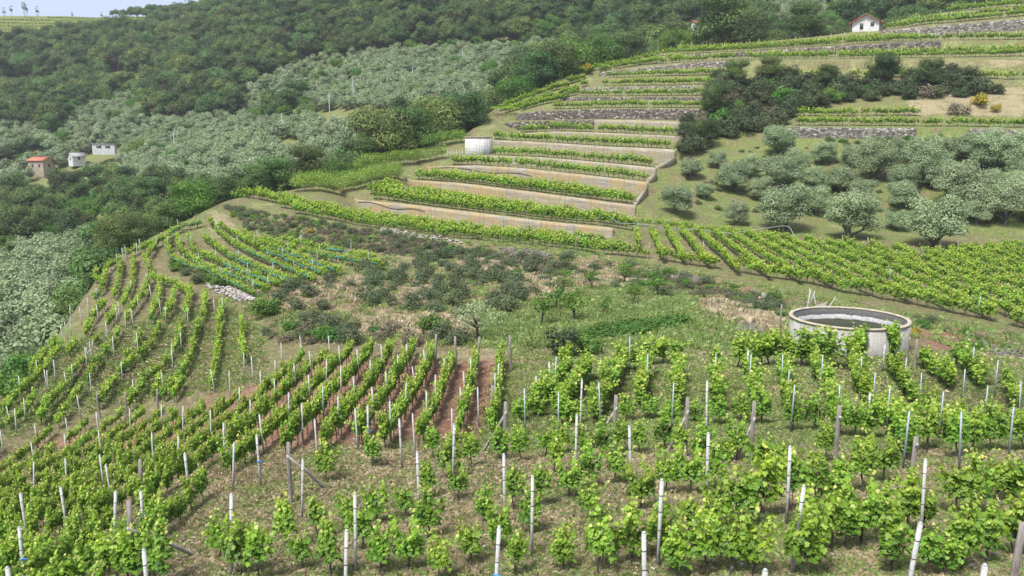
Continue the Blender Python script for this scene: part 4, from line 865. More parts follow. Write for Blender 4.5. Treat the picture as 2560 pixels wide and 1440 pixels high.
sz = spur_z(cand[:, 0], cand[:, 1]); tc_ = cand[:, 0] / cand[:, 1]; yc_ = np.interp(tc_, TC, cY)
behind = cand[:, 1] > yc_ + 9; gz = np.where((cand[:, 1] < yc_ + 85), np.maximum(cz, sz), cz)
# hidden by the crest of the spur: skip when the line of sight passes well under it
cs = np.interp(tc_, TC, np.max(KZ / KY, axis=1)); hid = (gz + 10) / cand[:, 1] < cs
ok = behind & ~hid & (cand[:, 1] > 62); cand = cand[ok]; cz = gz[ok]; cu, cv = proj(cand[:, 0], cand[:, 1], cz + 2.5)
far_pts = {'O': [], 'B': [], 'L': [], 'D': []}
isol = np.zeros(len(cand), bool); isde = isol.copy(); islu = isol.copy(); bare = isol.copy()
for q in ZOL: isol |= inpoly(cu, cv, q)
for q in ZDEAD: isde |= inpoly(cu, cv, q)
for q in ZLUSH: islu |= inpoly(cu, cv, q)
for q in ZBARE: bare |= inpoly(cu, cv, q)
HOUSES = [(105, 428), (195, 400), (263, 378), (725, 325), (2180, 70), (1740, 70)]
for i, (x, y) in enumerate(cand):
    if bare[i] or cv[i] < -60 and y > 450: continue
    if y < 260 and any(abs(cu[i] - hx) < 26 and -10 < cv[i] - hy < 45 for hx, hy in HOUSES[3:4]): continue
    if any(abs(cu[i] - hx) < 40 and -20 < cv[i] - hy < 62 for hx, hy in HOUSES[:3] + HOUSES[4:]): continue
    kd = 'O' if isol[i] else 'L' if islu[i] and rng.random() < .75 else 'B'
    if isde[i]: kd = 'D' if rng.random() < .35 else 'B'
    elif kd == 'B' and rng.random() < .04: kd = 'D'
    elif kd == 'B' and rng.random() < .10: kd = 'L'
    if kd == 'O' and rng.random() < .05: kd = 'L'
    if kd in 'BLD' and rng.random() < .08: continue
    sc = {'O': rng.uniform(.85, 1.25), 'B': rng.uniform(.75, 1.5), 'L': rng.uniform(.6, .95), 'D': rng.uniform(.6, 1.0)}[kd]
    if y > 480: sc *= .6
    if y < 270 and kd in 'BLD': sc *= .72
    far_pts[kd].append((x, y, cz[i], sc))
TK = {'O': (FAR_OLIVE, 'olive_tree', 'olive tree', 'olive trees on the slopes across the valley', 'silver-green olive tree on the slope beyond the vineyard', 'olive_grove', 'olive groves covering the far slope as a silvery green mass'),
      'B': (BROAD, 'broadleaf_tree', 'tree', 'woodland trees across the valley', 'dark woodland tree in the valley wood beyond the vineyard', 'woodland', 'dark green broadleaf woodland covering the hill beyond the valley'),
      'L': (LUSH, 'broadleaf_tree', 'tree', 'woodland trees across the valley', 'brighter green woodland tree standing out in the valley wood', None, None), 'D': (DEAD, 'withered_tree', 'tree', 'withered trees on the hill', 'withered brownish tree among the green woodland', None, None)}
bl_rest = []
for kd in 'OBLD':
    L_ = sorted(far_pts[kd], key=lambda p: p[1] / p[3]); lim = {'O': 270, 'B': 170, 'L': 70, 'D': 40}[kd]; kinds, nm, cat, grp, lab, sn, sl_ = TK[kd]
    vis_ = [p for p in L_ if -30 < proj(p[0], p[1], p[2] + 4)[0] < 2590]; take = set(id(p) for p in vis_[:lim])
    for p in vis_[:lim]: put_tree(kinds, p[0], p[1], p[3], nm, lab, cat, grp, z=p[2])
    rest = [p for p in L_ if id(p) not in take]
    if kd == 'O': stuff(sn, sl_, 'olive grove', [k[2] for k in kinds], [(p[0], p[1], p[2] - .2) for p in rest], rng.random(len(rest)) * 6.28, [p[3] for p in rest], rng.integers(len(kinds), size=len(rest)))
    else:
        o_ = {'B': 0, 'L': 6, 'D': 10}[kd]; bl_rest += [(p, o_ + rng.integers(len(kinds))) for p in rest]
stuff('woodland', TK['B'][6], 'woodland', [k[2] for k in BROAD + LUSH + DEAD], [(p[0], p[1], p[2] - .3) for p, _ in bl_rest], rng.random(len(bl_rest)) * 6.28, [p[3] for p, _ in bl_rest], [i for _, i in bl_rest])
print('trees', {k: len(v) for k, v in far_pts.items()})
# thin pines on the skyline
for i, (px, py, r) in enumerate([(12, 50, 11), (30, 48, 12), (62, 48, 15), (68, 50, 14), (95, 50, 12), (160, 40, 8), (182, 52, 8), (255, 54, 9), (290, 58, 9), (328, 50, 9), (343, 50, 10), (405, 48, 10), (440, 50, 16), (452, 50, 12), (470, 46, 18), (478, 46, 16), (502, 44, 12), (287, 72, 10), (520, 30, 18), (560, 20, 20)]):
    q = hit(px, py, 0, 300, bg=True)
    if q is None: continue
    sc = r * q[1] / F / 4.0 * 1.15
    put_tree(PINE, q[0], q[1], sc, 'pine_tree', 'thin dark pine, %s from the left along the skyline ridge' % ordn(i + 1), 'pine tree', 'thin pines on the skyline', z=q[2])

# ------------------------------------------------------------------ posts
def post_white(h=1.95):
    mb = MB(); w_ = .064; z0 = -.25
    mb.box((0, 0, (h - .03 + z0) / 2), (w_, w_, h - .03 - z0), 0); mb.box((0, 0, h - .015), (w_ * .96, w_ * .96, .03), 0, taper=.6)
    return mb
def bands(h, w_=.078, zs=(.45, .85, 1.25, 1.6)):
    mb = MB()
    for z in zs: mb.box((0, 0, z * h / 1.9), (w_, w_, .012), 0)
    return mb
PW = post_white().data('white_post_mesh', [M['post']]); PBS = [bands(1.9, zs=(z_,)).data('wire_band', [M['iron']]) for z_ in (.85, 1.25, 1.6)]
tw = MB(); tw.box((.03, -.05, 1.0), (.16, .03, .03)); tw.box((.10, -.05, .97), (.05, .03, .07)); tw = tw.data('blue_twine_tie', [M['blue']])
pm = MB(); pm.box((0, 0, .85), (.05, .012, 2.2)); pm.box((-.024, .016, .85), (.006, .03, 2.2)); pm.box((.024, .016, .85), (.006, .03, 2.2)); PM = pm.data('metal_post_mesh', [M['metal']])
pwd = MB(); pwd.tube([(0, 0, -.3), (.02, .01, .7), (.01, -.02, 1.5), (.03, 0, 2.1)], [.075, .07, .066, .058], 8); PWD = pwd.data('wooden_post_mesh', [M['wood']], True)
st = MB(); st.tube([(0, 0, -.3), (0, 0, 1.85)], [.022, .02], 5); ST = st.data('iron_stake_mesh', [M['iron']])
sc_ = MB(); sc_.tube([(0, 0, -.3), (.02, 0, 1.0), (0, 0, 2.2)], [.04, .036, .03], 6); SCN = sc_.data('cane_stake_mesh', [M['pale_pole']])
WT = [(1130, 10), (850, 120), (905, 60), (455, 340), (545, 240), (710, 290), (185, 400), (655, 365), (895, 370), (1340, 435), (1620, 360), (1715, 140), (2135, 330), (790, 590), (230, 625), (100, 700), (140, 730), (350, 885), (670, 815), (965, 760), (1280, 725), (1595, 685), (1805, 705), (2090, 740), (2285, 350), (2375, 520), (2495, 640), (2220, 870), (1760, 1005), (1870, 1165), (1505, 960), (990, 945), (645, 980), (325, 1060), (10, 935), (305, 1260), (640, 1215), (1010, 1180), (1085, 1265), (2300, 1070), (2520, 205), (1210, 250), (1370, 0)]
WT = [(a / 4, 840 + b / 4) for a, b in WT]
WT += [(640 + a / 4, 840 + b / 4) for a, b in [(245, 70), (190, 240), (390, 270), (545, 145), (445, 0), (35, 355), (190, 435), (525, 385), (690, 235), (840, 95), (1020, 130), (840, 305), (985, 410), (1135, 245), (1262, 90), (660, 470), (315, 565), (805, 595), (1175, 515), (1307, 345), (1422, 190), (1510, 80), (455, 675), (60, 790), (598, 838), (1005, 730), (1343, 655), (1483, 450), (1600, 290), (1700, 140), (1875, 230), (1787, 390), (1700, 565), (1583, 795), (2147, 215), (2090, 350), (2043, 508), (1957, 715), (2415, 280), (2385, 370), (2225, 520), (735, 0)]]
WT += [(a / 2.977, 480 + b / 2.977) for a, b in [(715, 710), (650, 790), (597, 855), (515, 850), (722, 840), (882, 815), (860, 845), (925, 905), (1025, 770), (1225, 850), (788, 965), (1190, 790), (1125, 690), (1390, 860), (1595, 800), (1650, 810), (1810, 1190), (1650, 780), (1265, 1130), (1340, 1040), (840, 1090), (1010, 1045), (670, 1110), (635, 1160), (520, 930), (490, 960), (460, 990), (400, 1270), (340, 1330), (265, 1250), (965, 655), (910, 420), (935, 400), (1040, 350), (1160, 330), (1085, 600), (1010, 380), (857, 460), (985, 870)]]
WB = [(272, 1228, 1.95), (565, 1245, 1.95), (467, 1132, 1.7), (158, 1216, 1.7), (57, 1232, 1.8), (46, 1317, 1.8), (352, 1232, 1.5), (361, 1378, 1.8), (26, 1420, 1.8), (1002, 1048, 1.9), (1130, 1062, 1.95), (917, 1016, 1.9), (748, 1148, 1.95), (883, 1235, 1.9), (853, 1330, 1.95), (1046, 1130, 1.9), (1262, 1135, 1.95), (1234, 1323, 1.95), (645, 1085, 1.95),
      (1330, 1190, 1.95), (1651, 1204, 1.95), (1621, 1333, 1.95), (1889, 1420, 1.95), (1440, 1040, 1.95), (1582, 1060, 1.95), (1452, 949, 2.2), (1772, 953, 2.3), (1773, 1083, 1.95), (1978, 1115, 1.95), (1993, 1214, 1.95), (2319, 1149, 1.95), (2277, 1302, 1.95), (2454, 1415, 1.95), (2176, 983, 1.7), (1378, 906, 1.6), (1344, 941, 1.6), (1872, 875, 1.7), (2211, 860, 1.6)]
EAST = 'white concrete vineyard posts'
def place(me, q, h, name, label, cat, group, lean=.03, extra=(), rz=None):
    o = link(name, me, None, tuple(q), rng.uniform(-.3, .3) if rz is None else rz); o.rotation_euler = (rng.normal(0, lean), rng.normal(0, lean), o.rotation_euler[2]); o.scale = (1, 1, h)
    set_props(o, label, cat, group)
    for nm, e in extra: link(nm, e, o)
    return o
WB.sort(key=lambda p: p[0])
for i, (px, py, h) in enumerate(WB):
    q = hit(px, py, h)
    if q is None: continue
    ex = [('wire_band', b_) for b_ in PBS] + ([('blue_tie', tw)] if i % 4 == 1 else [])
    place(PW, q, h / 1.95, 'concrete_post', 'white concrete post, %s from the left of the tall ones on the near slope' % ordn(i + 1), 'post', EAST, .035, ex)
for i, (px, py) in enumerate(WT):
    q = hit(px, py, 1.7)
    if q is None: continue
    o = place(PW, q, 1.7 / 1.95, 'concrete_post', 'white concrete post standing in the rows of the red soil or the left hill', 'post', 'white posts in the rows of the red soil and left hill', .05); o.scale = (.8, .8, 1.7 / 1.95)
MT = [(1280 + a / 4, 840 + b / 4) for a, b in [(420, 220), (135, 550), (465, 580), (900, 480), (1183, 15), (1365, 200), (1610, 480), (2035, 190), (2380, 200)]] + [(1920 + a / 4, 840 + b / 4) for a, b in [(163, 200), (215, 345), (255, 495), (545, 205), (730, 510), (938, 230), (1070, 370), (1222, 530), (1388, 230), (1545, 390), (1750, 575), (1398, 780), (1970, 780), (1980, 350), (2195, 510), (2300, 260), (2462, 725), (2550, 480), (2075, 120)]]
MT.sort()
for i, (px, py) in enumerate(MT):
    q = hit(px, py, 1.9)
    if q is not None: place(PM, q, 1.0, 'metal_post', 'thin blue-grey metal post, %s from the left in the rows towards the tank' % ordn(i + 1), 'metal post', 'metal posts in the rows towards the tank', .025)
# wooden end posts with raking props: (top px, py, height, prop foot px, py or None, words)
WD = [(719, 1116, 2.0, (812, 1222), 'old dark wooden post right of a bushy row, with a prop falling right'), (322, 1290, 1.75, (492, 1392), 'short wooden post at the lower left with a long pale pole leaning on it'), (1262, 1005, 2.1, (1208, 1132), 'wooden post with a long prop to its left, below the last red-soil row'),
      (1538, 995, 2.0, (1478, 1120), 'wooden post with a thin prop, left of centre in the middle band'), (1717, 1003, 2.0, (1668, 1132), 'wooden post with a prop, just right of centre in the middle band'), (1883, 1020, 1.9, (1840, 1150), 'wooden post half hidden by leaves with a light prop'), (2097, 1015, 2.1, (2072, 1090), 'pale wooden post with a prop among the vines left of the lower right corner'), (2289, 1075, 2.3, (2262, 1130), 'tall grey wooden post at the right end of the bushy band'),
      (1277, 838, 1.9, None, 'wooden post at the far end of the rightmost red-soil row'), (1192, 842, 1.9, None, 'wooden post at the far end of the second red-soil row'), (1139, 842, 1.9, None, 'wooden post at the far end of the third red-soil row'), (1087, 836, 1.9, None, 'wooden post at the far end of the fourth red-soil row'), (1228, 965, 1.7, None, 'dark thin wooden post inside the rightmost red-soil row'),
      (347, 1150, 2.0, None, 'dark wooden post in the lower part of the left rows'), (2272, 832, 1.9, (2262, 900), 'pale slanting post at the right side of the round tank'), (2292, 850, 1.6, None, 'dark wooden post just right of the tank'), (1952, 762, 1.9, None, 'weathered wooden post at the left side of the round tank'),
      (243, 978, 1.9, None, 'dark wooden post where the hill rows meet the red rows, first from the left'), (312, 980, 1.9, None, 'thick dark wooden post where the hill rows meet the red rows, second from the left'), (390, 972, 1.9, None, 'dark wooden post where the hill rows meet the red rows, third from the left'), (2545, 1310, 1.6, (2500, 1268), 'wooden post with a prop at the far right edge'), (1440, 590, 2.2, None, 'grey wooden post in front of the lowest concrete wall')]
for px, py, h, prop, words in WD:
    q = hit(px, py, h)
    if q is None: continue
    o = place(PWD, q, h / 2.1, 'wooden_post', words, 'wooden post', 'wooden end posts', .03, rz=0)
    if prop:
        fpt = hit(prop[0], prop[1]) if prop[1] > py + 30 else None
        if fpt is not None:
            top = np.array(q) + np.array([.03, -.08, h * .82]); fpt = np.array(fpt)
            if np.linalg.norm(fpt - top) > 4.2: fpt = top + (fpt - top) / np.linalg.norm(fpt - top) * 4.2; fpt[2] = float(ground(fpt[0], fpt[1])[0])
            mb = MB(); dl = top - fpt; mid = (top + fpt) / 2 + np.array([.03, 0, .03])
            mb.tube([tuple(fpt - q), tuple(mid - q), tuple(top + dl * .03 - q)], [.05, .047, .04], 7)
            pr = link('prop', mb.data('prop', [M['cane']], True), o); pr.matrix_parent_inverse.identity(); o.rotation_euler = (0, 0, 0); o.scale = (1, 1, 1)
# stakes on the terraces
cnt = {'iron': 0, 'cane': 0}
for (k, q) in tr_rows:
    cane = k in 'LMNO'
    x, y, a = resample(q, 3.4 if not cane else 2.7, .3, .5); z = ground(x, y)
    for i in range(len(x)):
        nm = 'cane' if cane else 'iron'
        if cnt[nm] >= 150: continue
        cnt[nm] += 1
        if cane: place(SCN, (x[i], y[i] - .1, z[i]), rng.uniform(.75, 1.15), 'cane_stake', 'pale straight stake above the vines of the uppermost terraces', 'stake', 'pale stakes of the uppermost terraces', .03)
        else: place(ST, (x[i], y[i] - .1, z[i]), rng.uniform(.85, 1.05), 'iron_stake', 'thin dark stake in the vine rows of the walled terraces', 'stake', 'dark stakes of the walled terraces', .03)
for rowpts, gap in [(lineat(p0Y, .9, 740, 2600, 90, 650), 5.5), (lineat(p0Y, 6, 1750, 2600, 60, 640), 6.5)]:
    x, y, a = resample(rowpts, gap, .6); z = ground(x, y)
    for i in range(len(x)): place(ST if i % 3 else PM, (x[i], y[i], z[i]), .95, 'iron_stake', 'stake in the long rows of the plateau vineyard', 'stake', 'stakes in the plateau rows', .04)
for (px, py, lean) in [(2054, 590, 0), (2110, 590, .1), (2176, 596, .15), (2316, 620, .25), (2360, 613, .3), (2405, 603, .25), (2452, 594, .3), (2538, 582, .3)]:
    q = hit(px, py, 1.9)
    if q is not None:
        o = place(PWD, q, .95, 'wooden_post', 'pale leaning end post at the grove side of the dense vineyard', 'wooden post', 'leaning end posts of the dense vineyard', .01); o.rotation_euler[1] = -lean
for i, q in enumerate(erow):
    x, y, a = resample(q, 4.2, .4, .3); z = ground(x, y)
    for j in range(len(x)): place(PM if j % 2 else ST, (x[j], y[j], z[j]), .95, 'metal_post', 'slim grey post in the netted rows', 'metal post', 'posts in the netted rows', .04)
# turquoise nets hung on the rows
NETL = ['outermost row curving round the tip', 'second row from the outside', 'third row from the outside', 'fourth row from the outside', 'fifth row from the outside', 'sixth row from the outside', 'seventh row from the outside', 'row next to the brushy bank', 'innermost short row']
for i, q in enumerate(erow):
    q = np.array(q); d = np.concatenate([[0], np.cumsum(np.linalg.norm(np.diff(q[:, :2], axis=0), axis=1))]); spans = [(0, d[-1])] if i == 0 else [(d[-1] * (.38 + .07 * (i % 3)), d[-1] * .97)] if i < 8 else [(d[-1] * .5, d[-1] * .7)]
    mb = MB()
    for a, b in spans:
        s_ = np.arange(a, b, .35); x = np.interp(s_, d, q[:, 0]); y = np.interp(s_, d, q[:, 1]); z = ground(x, y); n = len(s_)
        if n < 3: continue
        dx = np.gradient(x); dy = np.gradient(y); l_ = np.hypot(dx, dy) + 1e-6; nx, ny = -dy / l_, dx / l_; sg = np.where((nx * -x + ny * -y) > 0, 1, -1)
        sag = .12 * np.abs(np.sin(s_ * .75)) + .05 * rng.random(n); hgt = .08 + .04 * rng.random(n) if i == 0 else .04 + .34 * vnoise(s_ * .5, s_ * 0 + i); top = 1.02 - sag
        V = []
        for f_ in (0, .33, .66, 1.0): V.append(np.stack([x + nx * sg * (.28 + .10 * math.sin(f_ * 3)), y + ny * sg * (.28 + .10 * math.sin(f_ * 3)), z + top - hgt * f_], 1))
        V = np.stack(V, 1).reshape(-1, 3); fc = [(k_ * 4 + j, k_ * 4 + j + 1, (k_ + 1) * 4 + j + 1, (k_ + 1) * 4 + j) for k_ in range(n - 1) for j in range(3) if rng.random() < .72]
        mb.add(V, [fc], 0, rng.random(len(V)))
    if mb.n: set_props(link('vine_net', mb.data('vine_net', [M['net']])), 'turquoise net hung along the ' + NETL[i], 'net', 'turquoise nets on the vines')

# ------------------------------------------------------------------ the round tank
tY = 46.8; tt, _s = ts(2122, 790); TX = tt * tY; TR = 3.32; TZ = ts(2122, 792)[1] * tY; TB = TZ - 2.55
def ringmesh(r_in, r_out, z0, z1, n=96, mat=None, name='ring'):
    an = np.arange(n) * 2 * math.pi / n; c, s_ = np.cos(an), np.sin(an); V = []
    for r, z in ((r_out, z0), (r_out, z1), (r_in, z1), (r_in, z0)): V.append(np.stack([c * r, s_ * r, np.full(n, z)], 1))
    V = np.concatenate(V); fc = [((k * n + i), (k * n + (i + 1) % n), (((k + 1) % 4) * n + (i + 1) % n), (((k + 1) % 4) * n + i)) for k in range(4) for i in range(n)]
    return MB().add(V, [fc]).data(name, [mat])
def tank_in_mat():
    m, n, N, L = new_mat('tank_lining'); tc = N("ShaderNodeTexCoord"); sp = N("ShaderNodeSeparateXYZ"); L(tc.outputs['Object'], sp.inputs[0])
    nz = N("ShaderNodeTexNoise"); nz.inputs['Scale'].default_value = 1.2; nz.inputs['Detail'].default_value = 8; L(tc.outputs['Object'], nz.inputs[0])
    ad = N("ShaderNodeMath"); ad.operation = 'MULTIPLY_ADD'; ad.inputs[1].default_value = .28; L(nz.outputs[0], ad.inputs[0]); L(sp.outputs[2], ad.inputs[2])
    r = ramp(n, [(0, (.05, .05, .035)), (.30, (.07, .07, .05)), (.42, (.06, .06, .045)), (.46, (.36, .36, .35)), (.62, (.42, .42, .42)), (.66, (.07, .07, .07)), (1, (.13, .125, .115))]); mr = N("ShaderNodeMapRange"); mr.inputs[1].default_value = -1.35 + .14; mr.inputs[2].default_value = .14
    L(ad.outputs[0], mr.inputs[0]); L(mr.outputs[0], r.inputs[0]); b = N("ShaderNodeBsdfPrincipled"); b.inputs['Roughness'].default_value = .9
    n2 = N("ShaderNodeTexNoise"); n2.inputs['Scale'].default_value = 7; n2.inputs['Detail'].default_value = 6; L(tc.outputs['Object'], n2.inputs[0]); mx = N("ShaderNodeMix"); mx.data_type = 'RGBA'; mx.blend_type = 'MULTIPLY'; mx.inputs[0].default_value = .8
    r2 = ramp(n, [(.35, (.6, .6, .6)), (.6, (1, 1, 1))]); L(n2.outputs[0], r2.inputs[0]); L(r.outputs[0], mx.inputs[6]); L(r2.outputs[0], mx.inputs[7]); L(mx.outputs[2], b.inputs['Base Color'])
    o = N("ShaderNodeOutputMaterial"); L(b.outputs[0], o.inputs[0]); return m
M['tank_in'] = tank_in_mat()
tank = link('water_tank', None, None, (TX, tY, TZ)); set_props(tank, 'round open concrete water tank standing at the edge of the near vineyard', 'water tank')
link('tank_wall', ringmesh(TR - .13, TR, TB - TZ - .5, -.10, 96, M['tank'], 'tank_wall'), tank)
link('tank_lining', ringmesh(TR - .16, TR - .133, TB - TZ, -.102, 96, M['tank_in'], 'tank_lining'), tank)
M['rim'] = rough_mat('mossy_rim', (.30, .26, .17), (.50, .45, .34), 3, .9, .2)
link('rim', ringmesh(TR - .17, TR + .05, -.10, 0, 96, M['rim'], 'rim'), tank)
def water_mat():
    m, n, N, L = new_mat('tank_water'); b = N("ShaderNodeBsdfPrincipled"); b.inputs['Base Color'].default_value = (.035, .04, .02, 1); b.inputs['Roughness'].default_value = .35; b.inputs['Specular IOR Level'].default_value = .04
    nz = N("ShaderNodeTexNoise"); nz.inputs['Scale'].default_value = 3; bp = N("ShaderNodeBump"); bp.inputs['Strength'].default_value = .12; L(nz.outputs[0], bp.inputs['Height']); L(bp.outputs[0], b.inputs['Normal'])
    o = N("ShaderNodeOutputMaterial"); L(b.outputs[0], o.inputs[0]); return m
an = np.arange(64) * 2 * math.pi / 64
wd = MB().add(np.stack([np.cos(an) * (TR - .165), np.sin(an) * (TR - .165), an * 0 - .78], 1), [np.arange(64)[None]]); link('water', wd.data('water', [water_mat()]), tank)
# bundle of bleached poles leaning behind the tank
pb = np.array([TX - .9, tY + TR + .7, TZ - 1.3]); mb = MB()
for i in range(11):
    a = rng.uniform(-.2, .75); f0 = np.array([rng.uniform(-.3, .9) , rng.uniform(-.1, .5), 0]); ln = rng.uniform(1.2, 2.3)
    mb.tube([tuple(f0), tuple(f0 + np.array([math.sin(a) * ln * .55, .1, math.cos(a) * ln * .52])), tuple(f0 + np.array([math.sin(a) * ln + rng.normal(0, .05), .15, math.cos(a) * ln]))], [.042, .038, .03], 6)
link_ = link('pole_bundle', mb.data('pole_bundle', [M['cane']], True), None, tuple(pb)); set_props(link_, 'bundle of bleached poles leaning upright behind the round tank', 'poles')

# ------------------------------------------------------------------ clipped hedges, cabin, houses
def hedge(label, pts, hgt, wid, step=1.1):
    q = polyline_ground(pts, .2); x, y, a = resample(q, step, .05); hgt *= 1.1; z = ground(x, y); mb = MB(); tb = MB()
    t = link('hedge', None, None, (x[0], y[0], z[0])); o = np.array([x[0], y[0], z[0]])
    for i in range(len(x)):
        c = np.array([x[i], y[i], z[i]]) - o; h = hgt * rng.uniform(.92, 1.06)
        tb.tube([tuple(c - [0, 0, .3]), tuple(c + [0, 0, h * .5])], [.05, .03], 5)
        f = crown([(c[0], c[1], c[2] + h * .58, wid * .40), (c[0] + .2, c[1], c[2] + h * .80, wid * .30), (c[0] - .2, c[1] + .1, c[2] + h * .42, wid * .34)], 620, .17, QUAD, .80, up=.8)
        mb.add(np.concatenate(f.V), [np.concatenate(f.F)], 0, np.concatenate(f.A))
    link('foliage', mb.data('hedge_foliage', [M['hedge']]), t); link('stems', tb.data('hedge_stems', [M['olive_bark']]), t)
    set_props(t, label, 'hedge', 'clipped hedge rows on the left flank')
hedge('lowest clipped hedge, broad and bright, left of the second concrete wall', [(738, 478), (800, 476), (900, 470), (1005, 455)], 2.7, 2.9)
hedge('lowest hedge back row, behind the broad bright one', [(745, 468), (880, 462), (1000, 447)], 2.6, 2.6)
hedge('middle clipped hedge, long, left of the third concrete wall', [(892, 428), (960, 420), (1050, 408), (1120, 394)], 2.6, 2.6)
hedge('upper clipped hedge ending at the white cabin', [(998, 384), (1060, 372), (1120, 362), (1165, 354)], 2.6, 2.5)
def face_mesh(mb, pts, mi=0): mb.add(np.array(pts, float), [np.arange(len(pts))[None]], mi)
def house(name, label, cat, px, py, Yv, wid, dep, hgt, rz, wallm, roofm, ridge=.9, over=.3, wins=(), flat=False, door=None, lift=0, chimney=False, group=None):
    """wins: (side, along 0..1, height of sill, w, h); side 0 faces the viewer, 1 the right, 3 the left"""
    p = at_px(px, py, Yv); t = link(name, None, None, (p[0], p[1], p[2] + lift), rz); x, y = wid / 2, dep / 2
    mb = MB(); z0 = -1.5
    for a, b in (((-x, -y), (x, -y)), ((x, -y), (x, y)), ((x, y), (-x, y)), ((-x, y), (-x, -y))):
        face_mesh(mb, [(a[0], a[1], z0), (b[0], b[1], z0), (b[0], b[1], hgt), (a[0], a[1], hgt)])
    if not flat:
        face_mesh(mb, [(-x, -y, hgt), (-x, y, hgt), (-x, 0, hgt + ridge)]); face_mesh(mb, [(x, y, hgt), (x, -y, hgt), (x, 0, hgt + ridge)])
    link('walls', mb.data('walls', [wallm]), t)
    rb = MB(); th = .12
    if flat: rb.box((0, 0, hgt + .08), (wid + over, dep + over, .16))
    else:
        for sg in (-1, 1):
            ye = sg * (y + over); ze = hgt - over * ridge / y; xx = x + over
            v = [(-xx, ye, ze), (xx, ye, ze), (xx, 0, hgt + ridge), (-xx, 0, hgt + ridge)]; v += [(a, b, c + th) for a, b, c in v]
            rb.add(v, [[(0, 1, 2, 3), (4, 7, 6, 5), (0, 4, 5, 1), (1, 5, 6, 2), (3, 2, 6, 7), (0, 3, 7, 4)]])
    rf = link('roof', rb.data('roof', [roofm]), t)
    if chimney: link('chimney', MB().box((x * .3, y * .3, hgt + ridge * .6), (.45, .45, 1.3)).data('chimney', [wallm]), rf)
    for side, al, zs, ww, wh in wins:
        wb = MB(); wb.box((0, 0, zs + wh / 2), (ww, .06, wh)); fr = MB(); fr.box((0, 0, zs - .04), (ww + .16, .14, .07)); fr.box((0, 0, zs + wh + .03), (ww + .12, .10, .06))
        d0 = {0: ((-x + al * wid, -y - .005), 0), 1: ((x + .005, -y + al * dep), math.pi / 2), 3: ((-x - .005, y - al * dep), -math.pi / 2)}[side]
        o = link('window', wb.data('window', [M['dark']]), t, (d0[0][0], d0[0][1], 0), d0[1]); link('frame', fr.data('frame', [wallm]), o)
    return set_props(t, label, cat, group, 'thing')
house('house', 'small white house with a terracotta roof at the top of the slope', 'house', 2172, 78, 211, 8.6, 6.2, 2.1, R(56), M['white'], M['tile'], 1.7, .8, [(3, .35, .3, .8, 1.4), (3, .75, .9, .8, .9), (0, .3, .7, .9, 1.0)], lift=-.3)
house('shed', 'tiny pale shed half hidden by trees left of the umbrella-shaped tree', 'shed', 1738, 72, 262, 1.6, 2.4, 1.7, R(20), M['white'], M['tile'], .7, .3, [(0, .5, .8, .6, .7)], lift=0)
house('house', 'brick-coloured rendered house with a red roof at the lower left', 'house', 106, 432, 300, 6.6, 5.6, 4.6, R(-14), M['stonehouse'], M['tile'], 1.2, .5, [(0, .3, 2.2, .8, 1.1), (0, .75, 2.2, .8, 1.1), (1, .5, 2.2, .8, 1.1)], chimney=True)
house('house', 'small gabled white house between the red-roofed one and the flat one', 'house', 193, 405, 302, 4.6, 3.8, 2.2, R(50), M['white'], M['greyroof'], 1.1, .4, [(3, .5, .8, .8, 1.1), (0, .5, .8, .8, 1.1)])
house('house', 'low modern white house with a long window band on the left slope', 'house', 262, 376, 300, 7.4, 4.6, 2.3, R(16), M['white'], M['greyroof'], 0, .5, [(0, .3, .9, 1.6, .8), (0, .7, .9, 1.6, .8)], flat=True)
house('hut', 'tiny white hut with a dark door among the olives beside a utility pole', 'hut', 725, 329, 278, 2.2, 2.0, 2.1, R(6), M['white'], M['greyroof'], 0, .3, [(0, .55, .1, .6, 1.5)], flat=True)
# white cabin on the terraces
cq = at_px(1194, 389, 152); cb = link('concrete_cabin', None, None, tuple(cq), R(-4)); set_props(cb, 'windowless white concrete cabin at the left end of the terraces', 'cabin', None, 'thing')
def cabin_mat():
    return wall_mat('weathered_whitewash', (.46, .46, .45, .8), (.12, .11, .10), ((.40, .40, .39), (.62, .62, .60)))
link('cabin_wall', MB().box((0, 2, 1.1), (4.7, 4.0, 4.4)).data('cabin_wall', [cabin_mat()]), cb); link('roof_slab', MB().box((0, 2, 3.38), (4.95, 4.25, .16)).data('roof_slab', [M['stonehouse']]), cb)
mb = MB()
for i in range(6): mb.box((-2.7 - i * .55, -.9, .1), (.12, .12, 1.7), rz=0)
mb.box((-4.1, -.9, .55), (3.2, .07, .09)); mb.box((-1.2, -.9, -.85), (7, .3, .35)); set_props(link('railing', mb.data('railing', [M['cane']]), None, tuple(cq), R(-4)), 'grey concrete railing left of the white cabin', 'railing')
# small vine pergola on the left flank
q = hit(1262, 296); t = link('pergola', None, None, tuple(q)); mb = MB()
for dx in (-1.8, 0, 1.9): mb.tube([(dx, 0, -.3), (dx, 0, 2.0)], [.05, .04], 6)
link('pergola_posts', mb.data('pergola_posts', [M['wood']]), t); f = crown([(dx, 0, 2.05, .75) for dx in (-2.4, -1.5, -.6, .3, 1.2, 2.1)], 900, .2, QUAD, .7); v = np.concatenate(f.V); v[:, 2] = 2.05 + (v[:, 2] - 2.05) * .45
link('pergola_leaves', MB().add(v, [np.concatenate(f.F)], 0, np.concatenate(f.A)).data('pergola_leaves', [M['vine_far']]), t); set_props(t, 'small leaf-covered pergola at the left foot of the flank rows', 'pergola')
